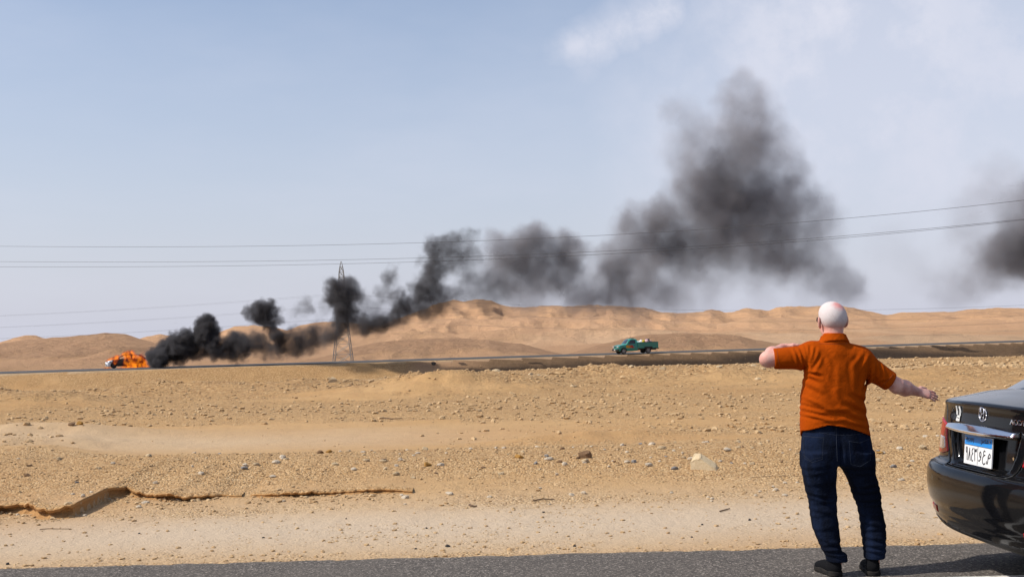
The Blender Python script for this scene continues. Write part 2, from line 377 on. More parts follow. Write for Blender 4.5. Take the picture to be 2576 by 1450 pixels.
def terrain(X, Y):
    """height, gravel cover, dark gravel with painted embankment shade, orange"""
    X = np.asarray(X, float); Y = np.asarray(Y, float); ro = road_off(X, Y); Y = Y / KY      # depth in layout units
    prof = np.interp(Y, [-30, 5.8, 6.3, 7.7, 8.3, 9.4, 10.0, 10.7, 12, 14.5, 16, 19, 22, 26, 33, 38], [-.03, -.03, -.035, -.03, .02, .17, .20, .10, .03, .02, .09, .03, .02, .06, .02, 0])
    prof = prof + .03 * fbm(X * .35, Y * 1.3, 4, 11) * sstep(6, 9, Y) + .012 * fbm(X * 1.7, Y * 2.5, 4, 12) * sstep(6, 8, Y) + .004 * fbm(X * 9, Y * 9, 3, 13)
    prof = prof + .10 * fbm(X * .11, Y * .35, 4, 14) * sstep(13, 26, Y)
    g = np.zeros_like(X + Y)
    lh = ledge_h(X); ly = ledge_y(X)
    prof = prof + lh * (sstep(.03, .075, Y - ly)) * (1 - sstep(.3, 2.2, Y - ly)) * (X < _lx[-1])
    for (mx, my, h, rx, ry) in _md:
        q = ((X - mx) / rx) ** 2 + ((Y - my) / ry) ** 2
        bump = np.exp(-q * 1.3) * h
        prof = prof + bump * (1 + .35 * fbm(X * 1.3, Y * 1.3, 3, 21))
        g = np.maximum(g, np.exp(-q) * .6 * (Y > 14))
    # towards the far road: falls away into a ditch, then the embankment
    left = sstep(8, -22, X)
    low = -2.55 + .25 * fbm(X * .06, Y * .06, 3, 31)
    f = sstep(36, 62, Y + 6 * fbm(X * .08, Y * .05, 3, 33)) * (1 - left) + sstep(24, 66, Y) * left
    z = prof * (1 - f) + low * f
    emb = ROAD_Z - .06 + (ro + 1.1) * .36 * (ro < -1.1)
    emb = emb + (.05 * fbm(X * .5, Y * .9, 4, 35)) * (ro < -1.6)
    z = np.where((ro > -14) & (ro < 5), np.maximum(z, emb), z)
    shoulder = (ro > -1.1) & (ro < 12.2); z = np.where(shoulder, ROAD_Z - .06, z)
    far = BASE_FAR + .7 * fbm(X * .008, Y * .02, 4, 41)
    t = sstep(12.2, 26, ro); z = np.where(ro >= 12.2, (ROAD_Z - .06) * (1 - t) + far * t, z)
    # hills
    dark = np.zeros_like(z); H = np.zeros_like(z)
    az = X / np.maximum(Y, 1e-3); front = Y > 20; Yc = np.maximum(Y, 20)
    for k, (D, df, db, dkn, tt, zc, sp) in enumerate(_rg if np.max(Y) > 105 else []):
        cz = np.interp(az, tt, zc) + (.022 * D ** .75) * .35 * fbm(az * D / (sp * .5), az * 0 + k, 4, 50 + k)
        spur = fbm(X / sp, Y / (sp * 3.5) + k, 4, 60 + k); rid = 1 - 2.0 * np.abs(fbm(X / (sp * .8) + 5, Y / (sp * 3) - k, 4, 70 + k))
        tq = np.where(Yc < D, (D - Yc) / (df * (1 + .55 * spur)), (Yc - D) / db)
        tq = np.clip(tq, 0, 1); pr = np.where(Yc < D, (1 - tq ** 1.15) ** 1.7 , 1 - tq * tq)
        fl = np.where(Yc < D, 4 * tq * (1 - tq), 0)
        hh = np.maximum(cz - BASE_FAR, 0) * (pr + fl * .22 * (rid - .4)) * front
        mk = hh > H; H = np.where(mk, hh, H); dark = np.where(mk, dkn * np.clip(pr * 2.0 + .25 * spur, 0, 1), dark)
    hm = sstep(24, 60, ro)
    rel = H + .06 * H * fbm(X / 14, Y / 30, 4, 56)
    z = z + rel * hm; dark = dark * hm
    # gravel bands
    n1 = fbm(X * .7, Y * 1.6, 4, 61); n2 = fbm(X * .22, Y * .9, 4, 62)
    band = np.interp(Y, [5.86, 6.0, 6.3, 7.4, 7.7, 8.1, 8.6, 9.3, 10.3, 10.9, 11.4, 14.2, 15.0, 17.5, 20, 21, 22, 24, 30, 60, 78], [.6, .42, .24, .26, .55, .5, .66, .95, .88, .45, .16, .16, .6, .8, .65, .40, .45, .7, .65, .6, .6])
    g = np.clip(np.maximum(g, band) + .30 * n1 * (band > .1) + .35 * n2 * (Y > 7.6), 0, 1)
    g = np.where((Y > 10.9) & (Y < 15), np.where((X < -1) & (X > -7), g * .25, g + .38 * sstep(0, 3, X) + .25 * sstep(-7, -9, X)), g)
    g = np.clip(g + .25 * sstep(20, 24, Y) * (Y < 45) * (.6 + n2), 0, 1)
    embd = ((ro > -9) & (ro < -1.1)).astype(float) * sstep(-16, 2, X)  # embankment face: darker gravel, with the smoke's shade also put into its colour
    orange = np.clip(sstep(-3, -6, X) * np.exp(-((Y - 9) / 1.6) ** 2) + .5 * fbm(X * .15, Y * .4, 3, 71), 0, 1)
    pale = np.exp(-((Y - 6.9) / 1.1) ** 2) + .55 * np.exp(-((Y - 12.6) / 1.5) ** 2) * sstep(2, -3, X)
    pale = np.maximum(pale, ((ro > -1.1) & (ro < 0.6)).astype(float) * .8)
    wash = sstep(.1, .5, fbm(X / 60., Y / 200., 4, 72)) * (ro > 20) * np.clip(1 - H / 12, 0, 1)
    pale = np.maximum(pale, wash)
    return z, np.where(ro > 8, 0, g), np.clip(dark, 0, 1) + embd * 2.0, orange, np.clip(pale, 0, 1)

rows = [0.8, 2.0, 3.2, 4.2, 4.8]
r = 5.2
while r < 4000:
    rows.append(r)
    r += (.022 if 7.2 < r < 9.3 else .035) if r < 12.5 else max(.05, r * (.0068 if r < 130 else .012))
rows = np.array(rows) * KY
half = math.radians(31)
cols = np.concatenate([np.linspace(-math.pi, -half, 50, endpoint=False), np.linspace(-half, half, 640), np.linspace(half, math.pi, 51)[1:]])
TH, RR = np.meshgrid(cols[:-1], rows, indexing='ij')
X = RR * np.sin(TH); Y = RR * np.cos(TH)
Zt, gv, dk, og, pl = terrain(X, Y)
nc, nr = X.shape
V = np.stack([X, Y, Zt], -1).reshape(-1, 3)
ii = np.arange(nc)[:, None]; jj = np.arange(nr - 1)[None]
Q = np.stack([ii * nr + jj, ii * nr + jj + 1, ((ii + 1) % nc) * nr + jj + 1, ((ii + 1) % nc) * nr + jj], -1)

def ground_mat(N, b, co):
    at = N.n('ShaderNodeAttribute', attribute_name='cover'); s = N.n('ShaderNodeSeparateColor', {0: at.outputs['Color']})
    g, d, o = s.outputs[0], s.outputs[1], s.outputs[2]
    pl_ = N.n('ShaderNodeAttribute', attribute_name='pale').outputs['Fac']
    geo = N.n('ShaderNodeNewGeometry').outputs['Position']
    cd = N.n('ShaderNodeVectorMath', {0: geo}, operation='LENGTH').outputs[1]
    sand = N.mix(N.mr(N.noise(geo, .35, 6, .6), .3, .7), (.46, .308, .158), (.505, .352, .195))
    sand = N.mix(N.mr(N.noise(geo, 2.7, 6, .65), .35, .7, 0, .55), sand, (.42, .272, .145))
    sand = N.mix(N.math('MULTIPLY', pl_, .8), sand, (.50, .40, .295))
    sand = N.mix(N.math('MULTIPLY', o, .75), sand, (.40, .22, .09))
    # gravel: small stones of several colours, fading in grain with distance
    vo = N.n('ShaderNodeTexVoronoi', {'Vector': geo, 'Scale': 42.0, 'Randomness': 1.0})
    vo2 = N.n('ShaderNodeTexVoronoi', {'Vector': geo, 'Scale': 11.0, 'Randomness': 1.0})
    st = N.ramp(N.n('ShaderNodeSeparateColor', {0: vo.outputs['Color']}).outputs[0], [(0, (.27, .165, .085)), (.35, (.43, .285, .15)), (.7, (.54, .385, .22)), (.93, (.68, .54, .36)), (1, (.22, .145, .09))])
    st2 = N.ramp(N.n('ShaderNodeSeparateColor', {0: vo2.outputs['Color']}).outputs[1], [(0, (.25, .15, .075)), (.4, (.40, .26, .135)), (.75, (.51, .35, .19)), (1, (.62, .47, .29))])
    nearf = N.mr(cd, 13.0, 45.0)
    stc = N.mix(nearf, st, st2)
    gm = N.mr(N.math('ADD', g, N.math('MULTIPLY', N.math('SUBTRACT', N.noise(geo, 6.0, 5, .7), .5), 1.1)), .28, .72, 0, .78)
    c = N.mix(gm, sand, stc)
    # far hills: dark gravel caps over sand, streaked
    hn = N.noise(N.n('ShaderNodeMapping', {'Vector': geo, 'Scale': (.03, .012, .30)}).outputs[0], 1.0, 7, .65)
    dm = N.mr(N.math('ADD', d, N.math('MULTIPLY', N.math('SUBTRACT', hn, .5), 1.5)), .22, .60, 0, .85)
    c = N.mix(dm, c, N.mix(N.mr(N.noise(geo, .22, 6, .7), .3, .7), (.33, .215, .145), (.43, .295, .20)))
    c = N.mix(N.mr(N.math('ADD', d, N.math('MULTIPLY', N.noise(geo, .5, 5, .6), .6)), 1.3, 2.1, 0, .85), c, N.mix(N.mr(N.noise(geo, 3.0, 6, .7), .3, .7), (.11, .075, .047), (.18, .125, .08)))  # embankment colour: dark gravel deepened further to stand for smoke shadow
    far = N.mr(cd, 165, 240)
    hillsand = N.mix(hn, (.45, .285, .175), (.56, .395, .26))
    c = N.mix(N.math('MULTIPLY', far, N.math('SUBTRACT', 1.0, dm)), c, N.mix(N.math('MULTIPLY', pl_, .7), hillsand, (.60, .46, .32)))
    warm = N.mix(far, (.93, .835, .70), (1.14, 1.0, .865))
    c = N.mix(N.math('SUBTRACT', 1.0, N.math('MULTIPLY', N.math('MULTIPLY', pl_, N.math('SUBTRACT', 1.0, far)), 1.0)), c, N.mix(1.0, c, warm, 'MULTIPLY'))
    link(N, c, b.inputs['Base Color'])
    h = N.math('ADD', N.math('MULTIPLY', N.math('MULTIPLY', N.math('SUBTRACT', 1.0, vo.outputs['Distance']), N.math('ADD', gm, .12)), .030),
               N.math('ADD', N.math('MULTIPLY', N.noise(geo, 14.0, 8, .7), .028), N.math('MULTIPLY', N.math('MULTIPLY', N.noise(geo, .9, 8, .7), .25), nearf)))
    h = N.math('ADD', h, N.math('MULTIPLY', N.math('MULTIPLY', N.math('SUBTRACT', 1.0, vo2.outputs['Distance']), nearf), N.math('MULTIPLY', gm, .10)))
    bp = N.n('ShaderNodeBump', {'Height': h, 'Strength': .8, 'Distance': 1.0})
    hf = N.n('ShaderNodeBump', {'Height': N.math('MULTIPLY', N.noise(geo, .12, 9, .72), N.math('MULTIPLY', far, 5.5)), 'Strength': 1.0, 'Distance': 1.0, 'Normal': bp.outputs[0]})
    link(N, hf.outputs[0], b.inputs['Normal'])
M_GROUND = material('desert_ground', rough=.95, spec=.15, build=ground_mat)
def ground_piece(name, j0, j1, label, cat):
    q = Q[:, j0:j1].reshape(-1, 4)
    used = np.unique(q); mp = np.full(len(V), -1, np.int64); mp[used] = np.arange(len(used))
    me = mesh_data(name, V[used], mp[q], [M_GROUND])
    ca = me.color_attributes.new('cover', 'FLOAT_COLOR', 'POINT')
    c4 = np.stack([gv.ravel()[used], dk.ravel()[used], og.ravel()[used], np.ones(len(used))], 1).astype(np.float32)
    ca.data.foreach_set('color', c4.ravel())
    pa = me.attributes.new('pale', 'FLOAT', 'POINT'); pa.data.foreach_set('value', pl.ravel()[used].astype(np.float32))
    o = obj(name, me); return tag(o, label, cat, kind='structure')
jsplit = int(np.searchsorted(rows, 120 * KY))
ground_piece('desert_ground', 0, jsplit, 'sandy stony desert ground between the two roads', 'ground')
ground_piece('desert_hills', jsplit, nr - 1, 'brown desert plain and low rounded hills beyond the far road', 'hills')

# ---- the near road, its edge and painted line
def asphalt(N, b, co):
    geo = N.n('ShaderNodeNewGeometry').outputs['Position']
    vo = N.n('ShaderNodeTexVoronoi', {'Vector': geo, 'Scale': 95.0})
    ag = N.ramp(N.n('ShaderNodeSeparateColor', {0: vo.outputs['Color']}).outputs[0], [(0, (.042, .036, .031)), (.55, (.082, .070, .060)), (.8, (.125, .108, .092)), (.93, (.235, .20, .17)), (1, (.36, .315, .265))])
    big = N.mr(N.noise(geo, 1.2, 5, .6), .35, .65)
    c = N.mix(N.math('MULTIPLY', big, .35), ag, (.115, .098, .082))
    c = N.mix(N.mr(N.noise(geo, 28.0, 4, .6), .45, .75, 0, .4), c, (.16, .14, .12))
    sp = N.n('ShaderNodeSeparateXYZ', {0: geo}).outputs[1]
    dust = N.math('MULTIPLY', N.mr(N.math('ADD', sp, N.math('MULTIPLY', N.noise(geo, 5.0, 6, .7), .25)), NEAR_EDGE + .04, NEAR_EDGE + .22), .75)
    c = N.mix(dust, c, (.36, .27, .18))
    link(N, c, b.inputs['Base Color'])
    bp = N.n('ShaderNodeBump', {'Height': N.math('ADD', vo.outputs['Distance'], N.noise(geo, 60, 3)), 'Strength': .7, 'Distance': .006}); link(N, bp.outputs[0], b.inputs['Normal'])
M_ASPH = material('asphalt', rough=.9, spec=.25, build=asphalt)
xs = np.concatenate([np.linspace(-400, -8, 40, endpoint=False), np.linspace(-8, 8, 500), np.linspace(8, 400, 41)[1:]])
ye = NEAR_EDGE + .05 * fbm(xs * 2.1, xs * 0, 4, 81) + .035 * fbm(xs * 13, xs * 0 + 4, 4, 82)
v = []; nx = len(xs)
for yy, zz_ in ((-6.5 + xs * 0, -.09 + xs * 0), (-6.3 + xs * 0, xs * 0), (0 + xs * 0, .03 + xs * 0), (NEAR_EDGE - .9 + xs * 0, xs * 0), (ye - .03, xs * 0), (ye, -.012 + xs * 0), (ye + .02, -.10 + xs * 0)):
    v.append(np.stack([xs, yy, zz_], 1))
v = np.concatenate(v); a = np.arange(nx - 1)
q = np.concatenate([np.stack([k * nx + a, k * nx + a + 1, (k + 1) * nx + a + 1, (k + 1) * nx + a], 1) for k in range(6)])
tag(mobj('asphalt_road', v, q, M_ASPH, smooth=False), 'grey asphalt road surface in front of the sandy verge', 'road', kind='structure')
def paint(N, b, co):
    geo = N.n('ShaderNodeNewGeometry').outputs['Position']
    c = N.mix(N.mr(N.noise(geo, 25, 6, .7), .45, .68, 0, .7), (.74, .72, .68), (.20, .18, .16)); link(N, c, b.inputs['Base Color'])
M_PAINT = material('road_paint', rough=.7, build=paint)
yl = G(2400, 1449)[1] - .02
tag(mobj('road_edge_line', [(-400, yl - .13, .004), (400, yl - .13, .004), (400, yl, .004), (-400, yl, .004)], [[0, 1, 2, 3]], M_PAINT, smooth=False), 'worn white painted edge line on the near road', 'road line', kind='structure')
# ---- the far road on its embankment
def asphalt_far(N, b, co):
    geo = N.n('ShaderNodeNewGeometry').outputs['Position']
    link(N, N.mix(N.mr(N.noise(geo, .6, 6, .6), .3, .7), (.055, .053, .052), (.095, .09, .085)), b.inputs['Base Color'])
M_ASPH2 = material('far_asphalt', rough=.85, spec=.3, build=asphalt_far)
dvec = np.array([1, ROAD_S]) / math.hypot(1, ROAD_S); nvec = np.array([-dvec[1], dvec[0]])
def road_pt(s, o, z): p = ROAD_A + dvec * s + nvec * o; return (p[0], p[1], z)
ss = np.linspace(-700, 900, 161); v = []; 
for s_ in ss:
    for o_, z_ in ((.62, ROAD_Z - .10), (.70, ROAD_Z), (5.6, ROAD_Z + .05), (10.6, ROAD_Z), (10.7, ROAD_Z - .1)): v.append(road_pt(s_, o_, z_))
f = []
for i in range(160):
    for k in range(4): f.append([i * 5 + k, i * 5 + 5 + k, i * 5 + 6 + k, i * 5 + 1 + k])
tag(mobj('desert_highway', v, np.array(f), M_ASPH2, smooth=False), 'dark asphalt highway on a low embankment crossing the desert', 'road', kind='structure')

# ---- the crust of the eroded ledge: an overhanging lip with a hollow below it
xs = np.arange(_lx[0], _lx[-1] - .05, .018); ly = ledge_y(xs); lh = ledge_h(xs)
ztop = terrain(xs, (ly + .16) * KY)[0]; zfoot = terrain(xs, (ly - .10) * KY)[0]
hgt = np.maximum(ztop - zfoot, .0) ; act = sstep(.010, .04, lh) * np.where(xs > _lx[11], sstep(-.25, .15, fbm(xs * 1.1, xs * 0 + 6, 3, 95)), 1.0)
ov = (.045 + .07 * fbm(xs * 3.1, xs * 0 + 2, 4, 91) + .04 * fbm(xs * 17, xs * 0 + 5, 3, 93)) * act; j1 = (.022 * fbm(xs * 9, xs * 0, 4, 92) + .010 * fbm(xs * 31, xs * 0, 2, 94)) * act; yl_ = ly * KY
prof_l = [(yl_ + .30, ztop - .016), (yl_ + .12, ztop - .004), (yl_ - ov * .5, ztop - .010 + j1 * .5), (yl_ - ov - .012, ztop - .024 + j1), (yl_ - ov + .004, ztop - .036 - .1 * hgt + j1), (yl_ + .035 * act, ztop - .35 * hgt), (yl_ + .03 * act + j1, zfoot + .35 * hgt), (yl_ - .03 + j1 * 2, zfoot + .10 * hgt), (yl_ - .16, zfoot - .012)]
v = np.concatenate([np.stack([xs, np.asarray(a), np.asarray(b)], 1) for a, b in prof_l]); n_ = len(xs); a = np.arange(n_ - 1)
keep = act[:-1] > .02
q = np.concatenate([np.stack([k * n_ + a, k * n_ + a + 1, (k + 1) * n_ + a + 1, (k + 1) * n_ + a], 1)[keep] for k in range(len(prof_l) - 1)])
me = mesh_data('eroded_ledge', v, q, [M_GROUND], smooth=False)
ca = me.color_attributes.new('cover', 'FLOAT_COLOR', 'POINT'); cc4 = np.zeros((len(v), 4), np.float32); cc4[:, 3] = 1; cc4[:3 * n_, 0] = .75; cc4[3 * n_:, 2] = .75; cc4[:3 * n_, 2] = .3; ca.data.foreach_set('color', cc4.ravel())
tag(obj('eroded_ledge', me), 'crumbling undercut sand ledge along the verge', 'ledge', kind='structure')
# ================================================================== stones
_ico_v, _ico_f = [], []
def _ico(sub):
    import bmesh
    bm = bmesh.new(); bmesh.ops.create_icosphere(bm, subdivisions=sub, radius=1.0)
    v = np.array([x.co[:] for x in bm.verts]); f = np.array([[q.index for q in p.verts] for p in bm.faces]); bm.free(); return v, f
ICO1, ICO2 = _ico(1), _ico(2)
def rock_verts(base, seed, rough=.25, flat=.65, cuts=6):
    r_ = np.random.default_rng(seed); v = base[0].copy()
    for _ in range(cuts):                       # chop facets
        n = r_.normal(size=3); n /= np.linalg.norm(n); d = r_.uniform(.45, .85)
        s = v @ n; over = s > d; v[over] -= np.outer((s[over] - d), n)
    v *= 1 + rough * (r_.random(len(v))[:, None] - .5)
    return v * np.array([1, r_.uniform(.6, .95), flat])
def ground_z(x, y): return terrain(np.array([x]), np.array([y]))[0][0]
def stone_mat(name, c1, c2, scale=9.0):
    def bld(N, b, co):
        geo = N.n('ShaderNodeNewGeometry'); oi = N.n('ShaderNodeObjectInfo').outputs['Random']
        c = N.mix(N.mr(N.noise(geo.outputs['Position'], scale, 5, .65), .3, .7), c1, c2)
        isl = geo.outputs['Random Per Island']
        c = N.mix(N.mr(N.math('FRACT', N.math('ADD', isl, oi)), 0, 1, 0, .8, smooth=False), c, N.mix(isl, (.62, .46, .27), (.33, .20, .095)))
        link(N, c, b.inputs['Base Color'])
        bp = N.n('ShaderNodeBump', {'Height': N.noise(geo.outputs['Position'], 60, 5, .7), 'Strength': .5, 'Distance': .01}); link(N, bp.outputs[0], b.inputs['Normal'])
    return material(name, rough=.9, spec=.2, build=bld)
M_GRAVEL = stone_mat('gravel', (.49, .335, .175), (.36, .23, .115))
def plain_stone(name, c1, c2):
    def bld(N, b, co):
        link(N, N.mix(N.mr(N.noise(co, 14.0, 6, .65), .3, .7), c1, c2), b.inputs['Base Color'])
        bp = N.n('ShaderNodeBump', {'Height': N.noise(co, 45, 6, .7), 'Strength': .6, 'Distance': .02}); link(N, bp.outputs[0], b.inputs['Normal'])
    return material(name, rough=.9, spec=.2, build=bld)
M_PALE = plain_stone('pale_stone', (.62, .54, .42), (.48, .38, .27))
M_CREAM = plain_stone('cream_stone', (.56, .44, .28), (.42, .30, .17))
M_GREY = plain_stone('grey_stone', (.30, .28, .26), (.20, .19, .18))
M_OCHRE = plain_stone('ochre_stone', (.42, .235, .06), (.30, .15, .04))
M_BROWN = plain_stone('brown_stone', (.27, .165, .09), (.17, .10, .055))
M_BLACK = plain_stone('black_stone', (.045, .04, .04), (.075, .07, .065))
M_SANDST = plain_stone('sandstone', (.70, .56, .36), (.58, .44, .26))

# loose gravel nobody could count: one joined mesh of small chips
proto = [(rock_verts(ICO1, 100 + i, .35, .6, 4), ICO1[1]) for i in range(10)]
def scatter(n, r0, r1, a0, a1, keep, smin_, smax_, seed):
    g_ = np.random.default_rng(seed); lr = g_.uniform(math.log(r0), math.log(r1), n); th = g_.uniform(a0, a1, n)
    R_ = np.exp(lr); x = R_ * np.sin(th); y = R_ * np.cos(th)
    z, gr, d, o, p = terrain(x, y); gr = gr * (y > NEAR_EDGE + .03) * (road_off(x, y) < -1.2)
    k = g_.random(n) < keep(gr, x, y); x, y, z, gr = x[k], y[k], z[k], gr[k]
    s = smin_ * (smax_ / smin_) ** (g_.random(len(x)) ** 2.6); return x, y, z, s, g_
def join_stones(x, y, z, s, g_, sink=.35):
    vs_, fs_ = [], []; off = 0
    pid = g_.integers(0, len(proto), len(x)); rz = g_.uniform(0, 6.28, len(x)); c, sn = np.cos(rz), np.sin(rz); fl = g_.uniform(.55, 1.1, len(x))
    for i in range(len(proto)):
        m_ = np.nonzero(pid == i)[0]
        if not len(m_): continue
        pv, pf = proto[i]
        xx = (pv[None, :, 0] * c[m_, None] - pv[None, :, 1] * sn[m_, None]) * s[m_, None] + x[m_, None]
        yy = (pv[None, :, 0] * sn[m_, None] + pv[None, :, 1] * c[m_, None]) * s[m_, None] + y[m_, None]
        zz_ = pv[None, :, 2] * s[m_, None] * fl[m_, None] + z[m_, None] + s[m_, None] * sink * .6
        vs_.append(np.stack([xx, yy, zz_], -1).reshape(-1, 3))
        fs_.append((pf[None] + (np.arange(len(m_)) * len(pv))[:, None, None] + off).reshape(-1, 3)); off += len(m_) * len(pv)
    return np.concatenate(vs_), np.concatenate(fs_)
AZ = math.radians(28)
sets = [scatter(42000, 5.85 * KY, 14.5 * KY, -AZ, AZ, lambda g, x, y: g ** 1.6 * .8, .004, .030, 1),
        scatter(46000, 12 * KY, 45 * KY, -AZ, AZ, lambda g, x, y: g ** 1.5 * .75, .012, .085, 2),
        scatter(16000, 36 * KY, 95 * KY, -AZ, AZ, lambda g, x, y: g ** 1.3 * .5, .03, .15, 3)]
def cluster(spots, seed):
    g_ = np.random.default_rng(seed); xs_, ys_, ss_ = [], [], []
    for (px, py_, rx, ry, n, s0, s1) in spots:
        c = G(px, py_); xs_.append(c[0] + g_.normal(size=n) * rx); ys_.append(c[1] + g_.normal(size=n) * ry); ss_.append(s0 * (s1 / s0) ** (g_.random(n) ** 1.8))
    x, y, s = map(np.concatenate, (xs_, ys_, ss_)); k = road_off(x, y) < -1.5; x, y, s = x[k], y[k], s[k]; return x, y, terrain(x, y)[0], s, g_
sets.append(cluster([(1180, 972, 1.6, 1.2, 420, .03, .16), (1240, 962, 1.4, 1.0, 260, .03, .15), (1060, 985, 1.2, .8, 160, .03, .12), (400, 985, 1.0, .6, 150, .03, .14), (330, 972, .6, .4, 60, .03, .11), (640, 975, 3, 1.2, 160, .03, .10), (950, 975, 3, 1.2, 180, .03, .10),
    (1500, 955, 2, 1.2, 240, .03, .12), (1600, 950, 1.6, 1, 160, .03, .13), (1760, 955, 2, 1, 200, .03, .12), (1850, 945, 1.5, 1, 160, .03, .14), (2260, 928, 2.5, 1.6, 420, .04, .17), (2400, 928, 2.5, 1.6, 420, .04, .18), (2540, 925, 2.5, 1.8, 420, .04, .18), (2120, 940, 2, 1.4, 200, .03, .14), (1350, 940, 2, 1.2, 160, .03, .12), (80, 1000, 1.5, .8, 80, .03, .1)], 11))
_xr = np.random.default_rng(31).uniform(_lx[0], _lx[-1], 900); _yr = ledge_y(_xr) * KY + np.random.default_rng(32).normal(size=900) * .16 - .10; _k = ledge_h(_xr) > .02
sets.append((_xr[_k], _yr[_k], terrain(_xr[_k], _yr[_k])[0], .008 * 5 ** (np.random.default_rng(33).random(_k.sum()) ** 2), np.random.default_rng(34)))
sets.append(scatter(60000, 5.9 * KY, 36 * KY, -AZ, AZ, lambda g, x, y: .02 + .55 * g ** 1.4, .006, .024, 5))
for i, st_ in enumerate(sets):
    v, f = join_stones(*st_)
    o = mobj('gravel', v, f, M_GRAVEL, smooth=False)
    tag(o, ['fine loose gravel strewn over the near sandy verge and bank', 'loose gravel spread over the middle ground ridges', 'stony rubble on the ditch and far road embankment', 'heaps of broken yellow rubble on the mounds before the far road', 'crumbs of earth and stone fallen along the eroded ledge', 'fine grit scattered thinly over all the sand between the roads'][i], 'gravel', kind='stuff')

# single stones that can be picked out
rock_meshes = {}
def rock_mesh(kind, mt, n, base=ICO2, flat=.65, rough=.10, cuts=7):
    out = []
    for i in range(n):
        v = rock_verts(base, hash_seed(kind) + i, rough, flat, cuts); out.append(mesh_data(kind, v, base[1], [mt], smooth=False))
    return out
def hash_seed(t): return sum(ord(c) * (i + 3) for i, c in enumerate(t)) * 7
RM = {'pale': rock_mesh('pale_stone', M_PALE, 6), 'cream': rock_mesh('cream_stone', M_CREAM, 6), 'grey': rock_mesh('grey_stone', M_GREY, 3), 'brown': rock_mesh('brown_stone', M_BROWN, 3)}
def put_rock(name, me, x, y, s, label, cat='stone', group=None, sink=.28, rz=None, tilt=(0, 0), zs=1.0, z=None):
    o = obj(name, me); zz_ = ground_z(x, y) if z is None else z
    o.location = (x, y, zz_ + s * (.42 - sink)); o.scale = (s, s, s * zs)
    o.rotation_euler = (tilt[0], tilt[1], random.uniform(0, 6.28) if rz is None else rz)
    return tag(o, label, cat, group)
g_ = np.random.default_rng(21)
bands = [('pale', 75, 'pale rounded stone in the gravel bank along the verge', 'pale stones of the gravel bank', 8.8, 10.4, .022, .06),
         ('cream', 60, 'cream coloured angular stone in the gravel bank', 'cream stones of the gravel bank', 8.6, 10.5, .022, .06),
         ('brown', 22, 'brown stone lying in the gravel bank along the verge', 'brown stones of the gravel bank', 8.6, 10.6, .022, .05),
         ('grey', 12, 'small grey stone among pale stones of the gravel bank', 'grey stones of the gravel bank', 8.6, 10.4, .022, .045),
         ('pale', 36, 'pale flat chip at the foot of the gravel bank', 'pale chips below the bank', 7.6, 8.3, .02, .05),
         ('cream', 40, 'cream coloured rock on the rubble mounds before the far road', 'rocks on the rubble mounds', 22, 33, .08, .22)]
todo = []
for (k, n, lab, grp, y0, y1, s0, s1) in bands:
    cnt = 0
    while cnt < n:
        y = g_.uniform(y0, y1) * KY; x = y * math.tan(g_.uniform(-math.radians(24), math.radians(24)))
        if y > 20 * KY and x < -8 and g_.random() < .5: continue
        if y < 16 * KY and x < -2.0 and g_.random() < .45: continue
        todo.append((k, lab, grp, x, y, s0 * (s1 / s0) ** g_.random() ** 1.5)); cnt += 1
tz = terrain(np.array([t[3] for t in todo]), np.array([t[4] for t in todo]))[0]
for (k, lab, grp, x, y, s), z in zip(todo, tz):
    put_rock(k + '_stone', RM[k][g_.integers(len(RM[k]))], x, y, s, lab, 'stone', grp, rz=g_.uniform(0, 6.28), zs=g_.uniform(.7, 1.2), z=z)
def at_ground(x, y):
    """photo point -> where its ray meets the terrain"""
    d = ray(x, y); t = np.geomspace(6, 160, 900); p = CAM[None] + d[None] * t[:, None]
    z = terrain(p[:, 0], p[:, 1])[0]; i = np.argmax(p[:, 2] < z); return p[i, 0], p[i, 1]
def one_rock(px, py, wpx, mt, name, label, seed, flat=.8, rough=.12, zs=1.0, sink=.2, cuts=9, rz=0.0):
    x, y = at_ground(px, py); s = wpx / FP * y / 2
    me = mesh_data(name, rock_verts(ICO2, seed, rough, flat, cuts), ICO2[1], [mt], smooth=False)
    return put_rock(name, me, x, y, s, label, sink=sink, rz=rz, zs=zs)
# the big wedge-shaped block
bx_, by_ = at_ground(1772, 1180); sb = 66 / FP * by_
vb = np.array([(-.5, -.30, -.15), (.55, -.36, -.15), (.62, .2, -.15), (-.42, .33, -.15), (-.50, -.22, .30), (.42, -.33, .02), (.46, .16, .20), (-.34, .2, .60), (-.14, -.24, .42), (-.10, .18, .58)])
fb = [[0, 1, 5, 8, 4], [1, 2, 6, 5], [2, 3, 7, 9, 6], [3, 0, 4, 7], [4, 8, 9, 7], [8, 5, 6, 9], [3, 2, 1, 0]]
mb = mesh_data('boulder', vb, fb, [M_SANDST], smooth=False)
import bmesh
bm = bmesh.new(); bm.from_mesh(mb); bmesh.ops.recalc_face_normals(bm, faces=bm.faces); bmesh.ops.bevel(bm, geom=bm.edges[:], offset=.035, segments=2, affect='EDGES', profile=.6)
bmesh.ops.subdivide_edges(bm, edges=bm.edges[:], cuts=1, use_grid_fill=True)
for vv in bm.verts: vv.co += Vector(rng.normal(size=3)) * .008
bm.to_mesh(mb); bm.free()
o = obj('boulder', mb); o.location = (bx_, by_ + .05, ground_z(bx_, by_)); o.scale = (sb, sb, sb); o.rotation_euler = (0, 0, -.15)
tag(o, 'large pale wedge-shaped sandstone block standing on the gravel bank', 'rock')
one_rock(1075, 1172, 24, M_OCHRE, 'ochre_rock', 'small bright ochre rock in the gravel bank', 501)
one_rock(1305, 1152, 26, M_OCHRE, 'ochre_rock', 'dull ochre lump half sunk in the crest of the gravel bank', 502, flat=.6)
one_rock(1470, 1152, 38, M_BROWN, 'brown_rock', 'craggy orange brown rock standing on the gravel bank', 503, flat=.95, rough=.3)
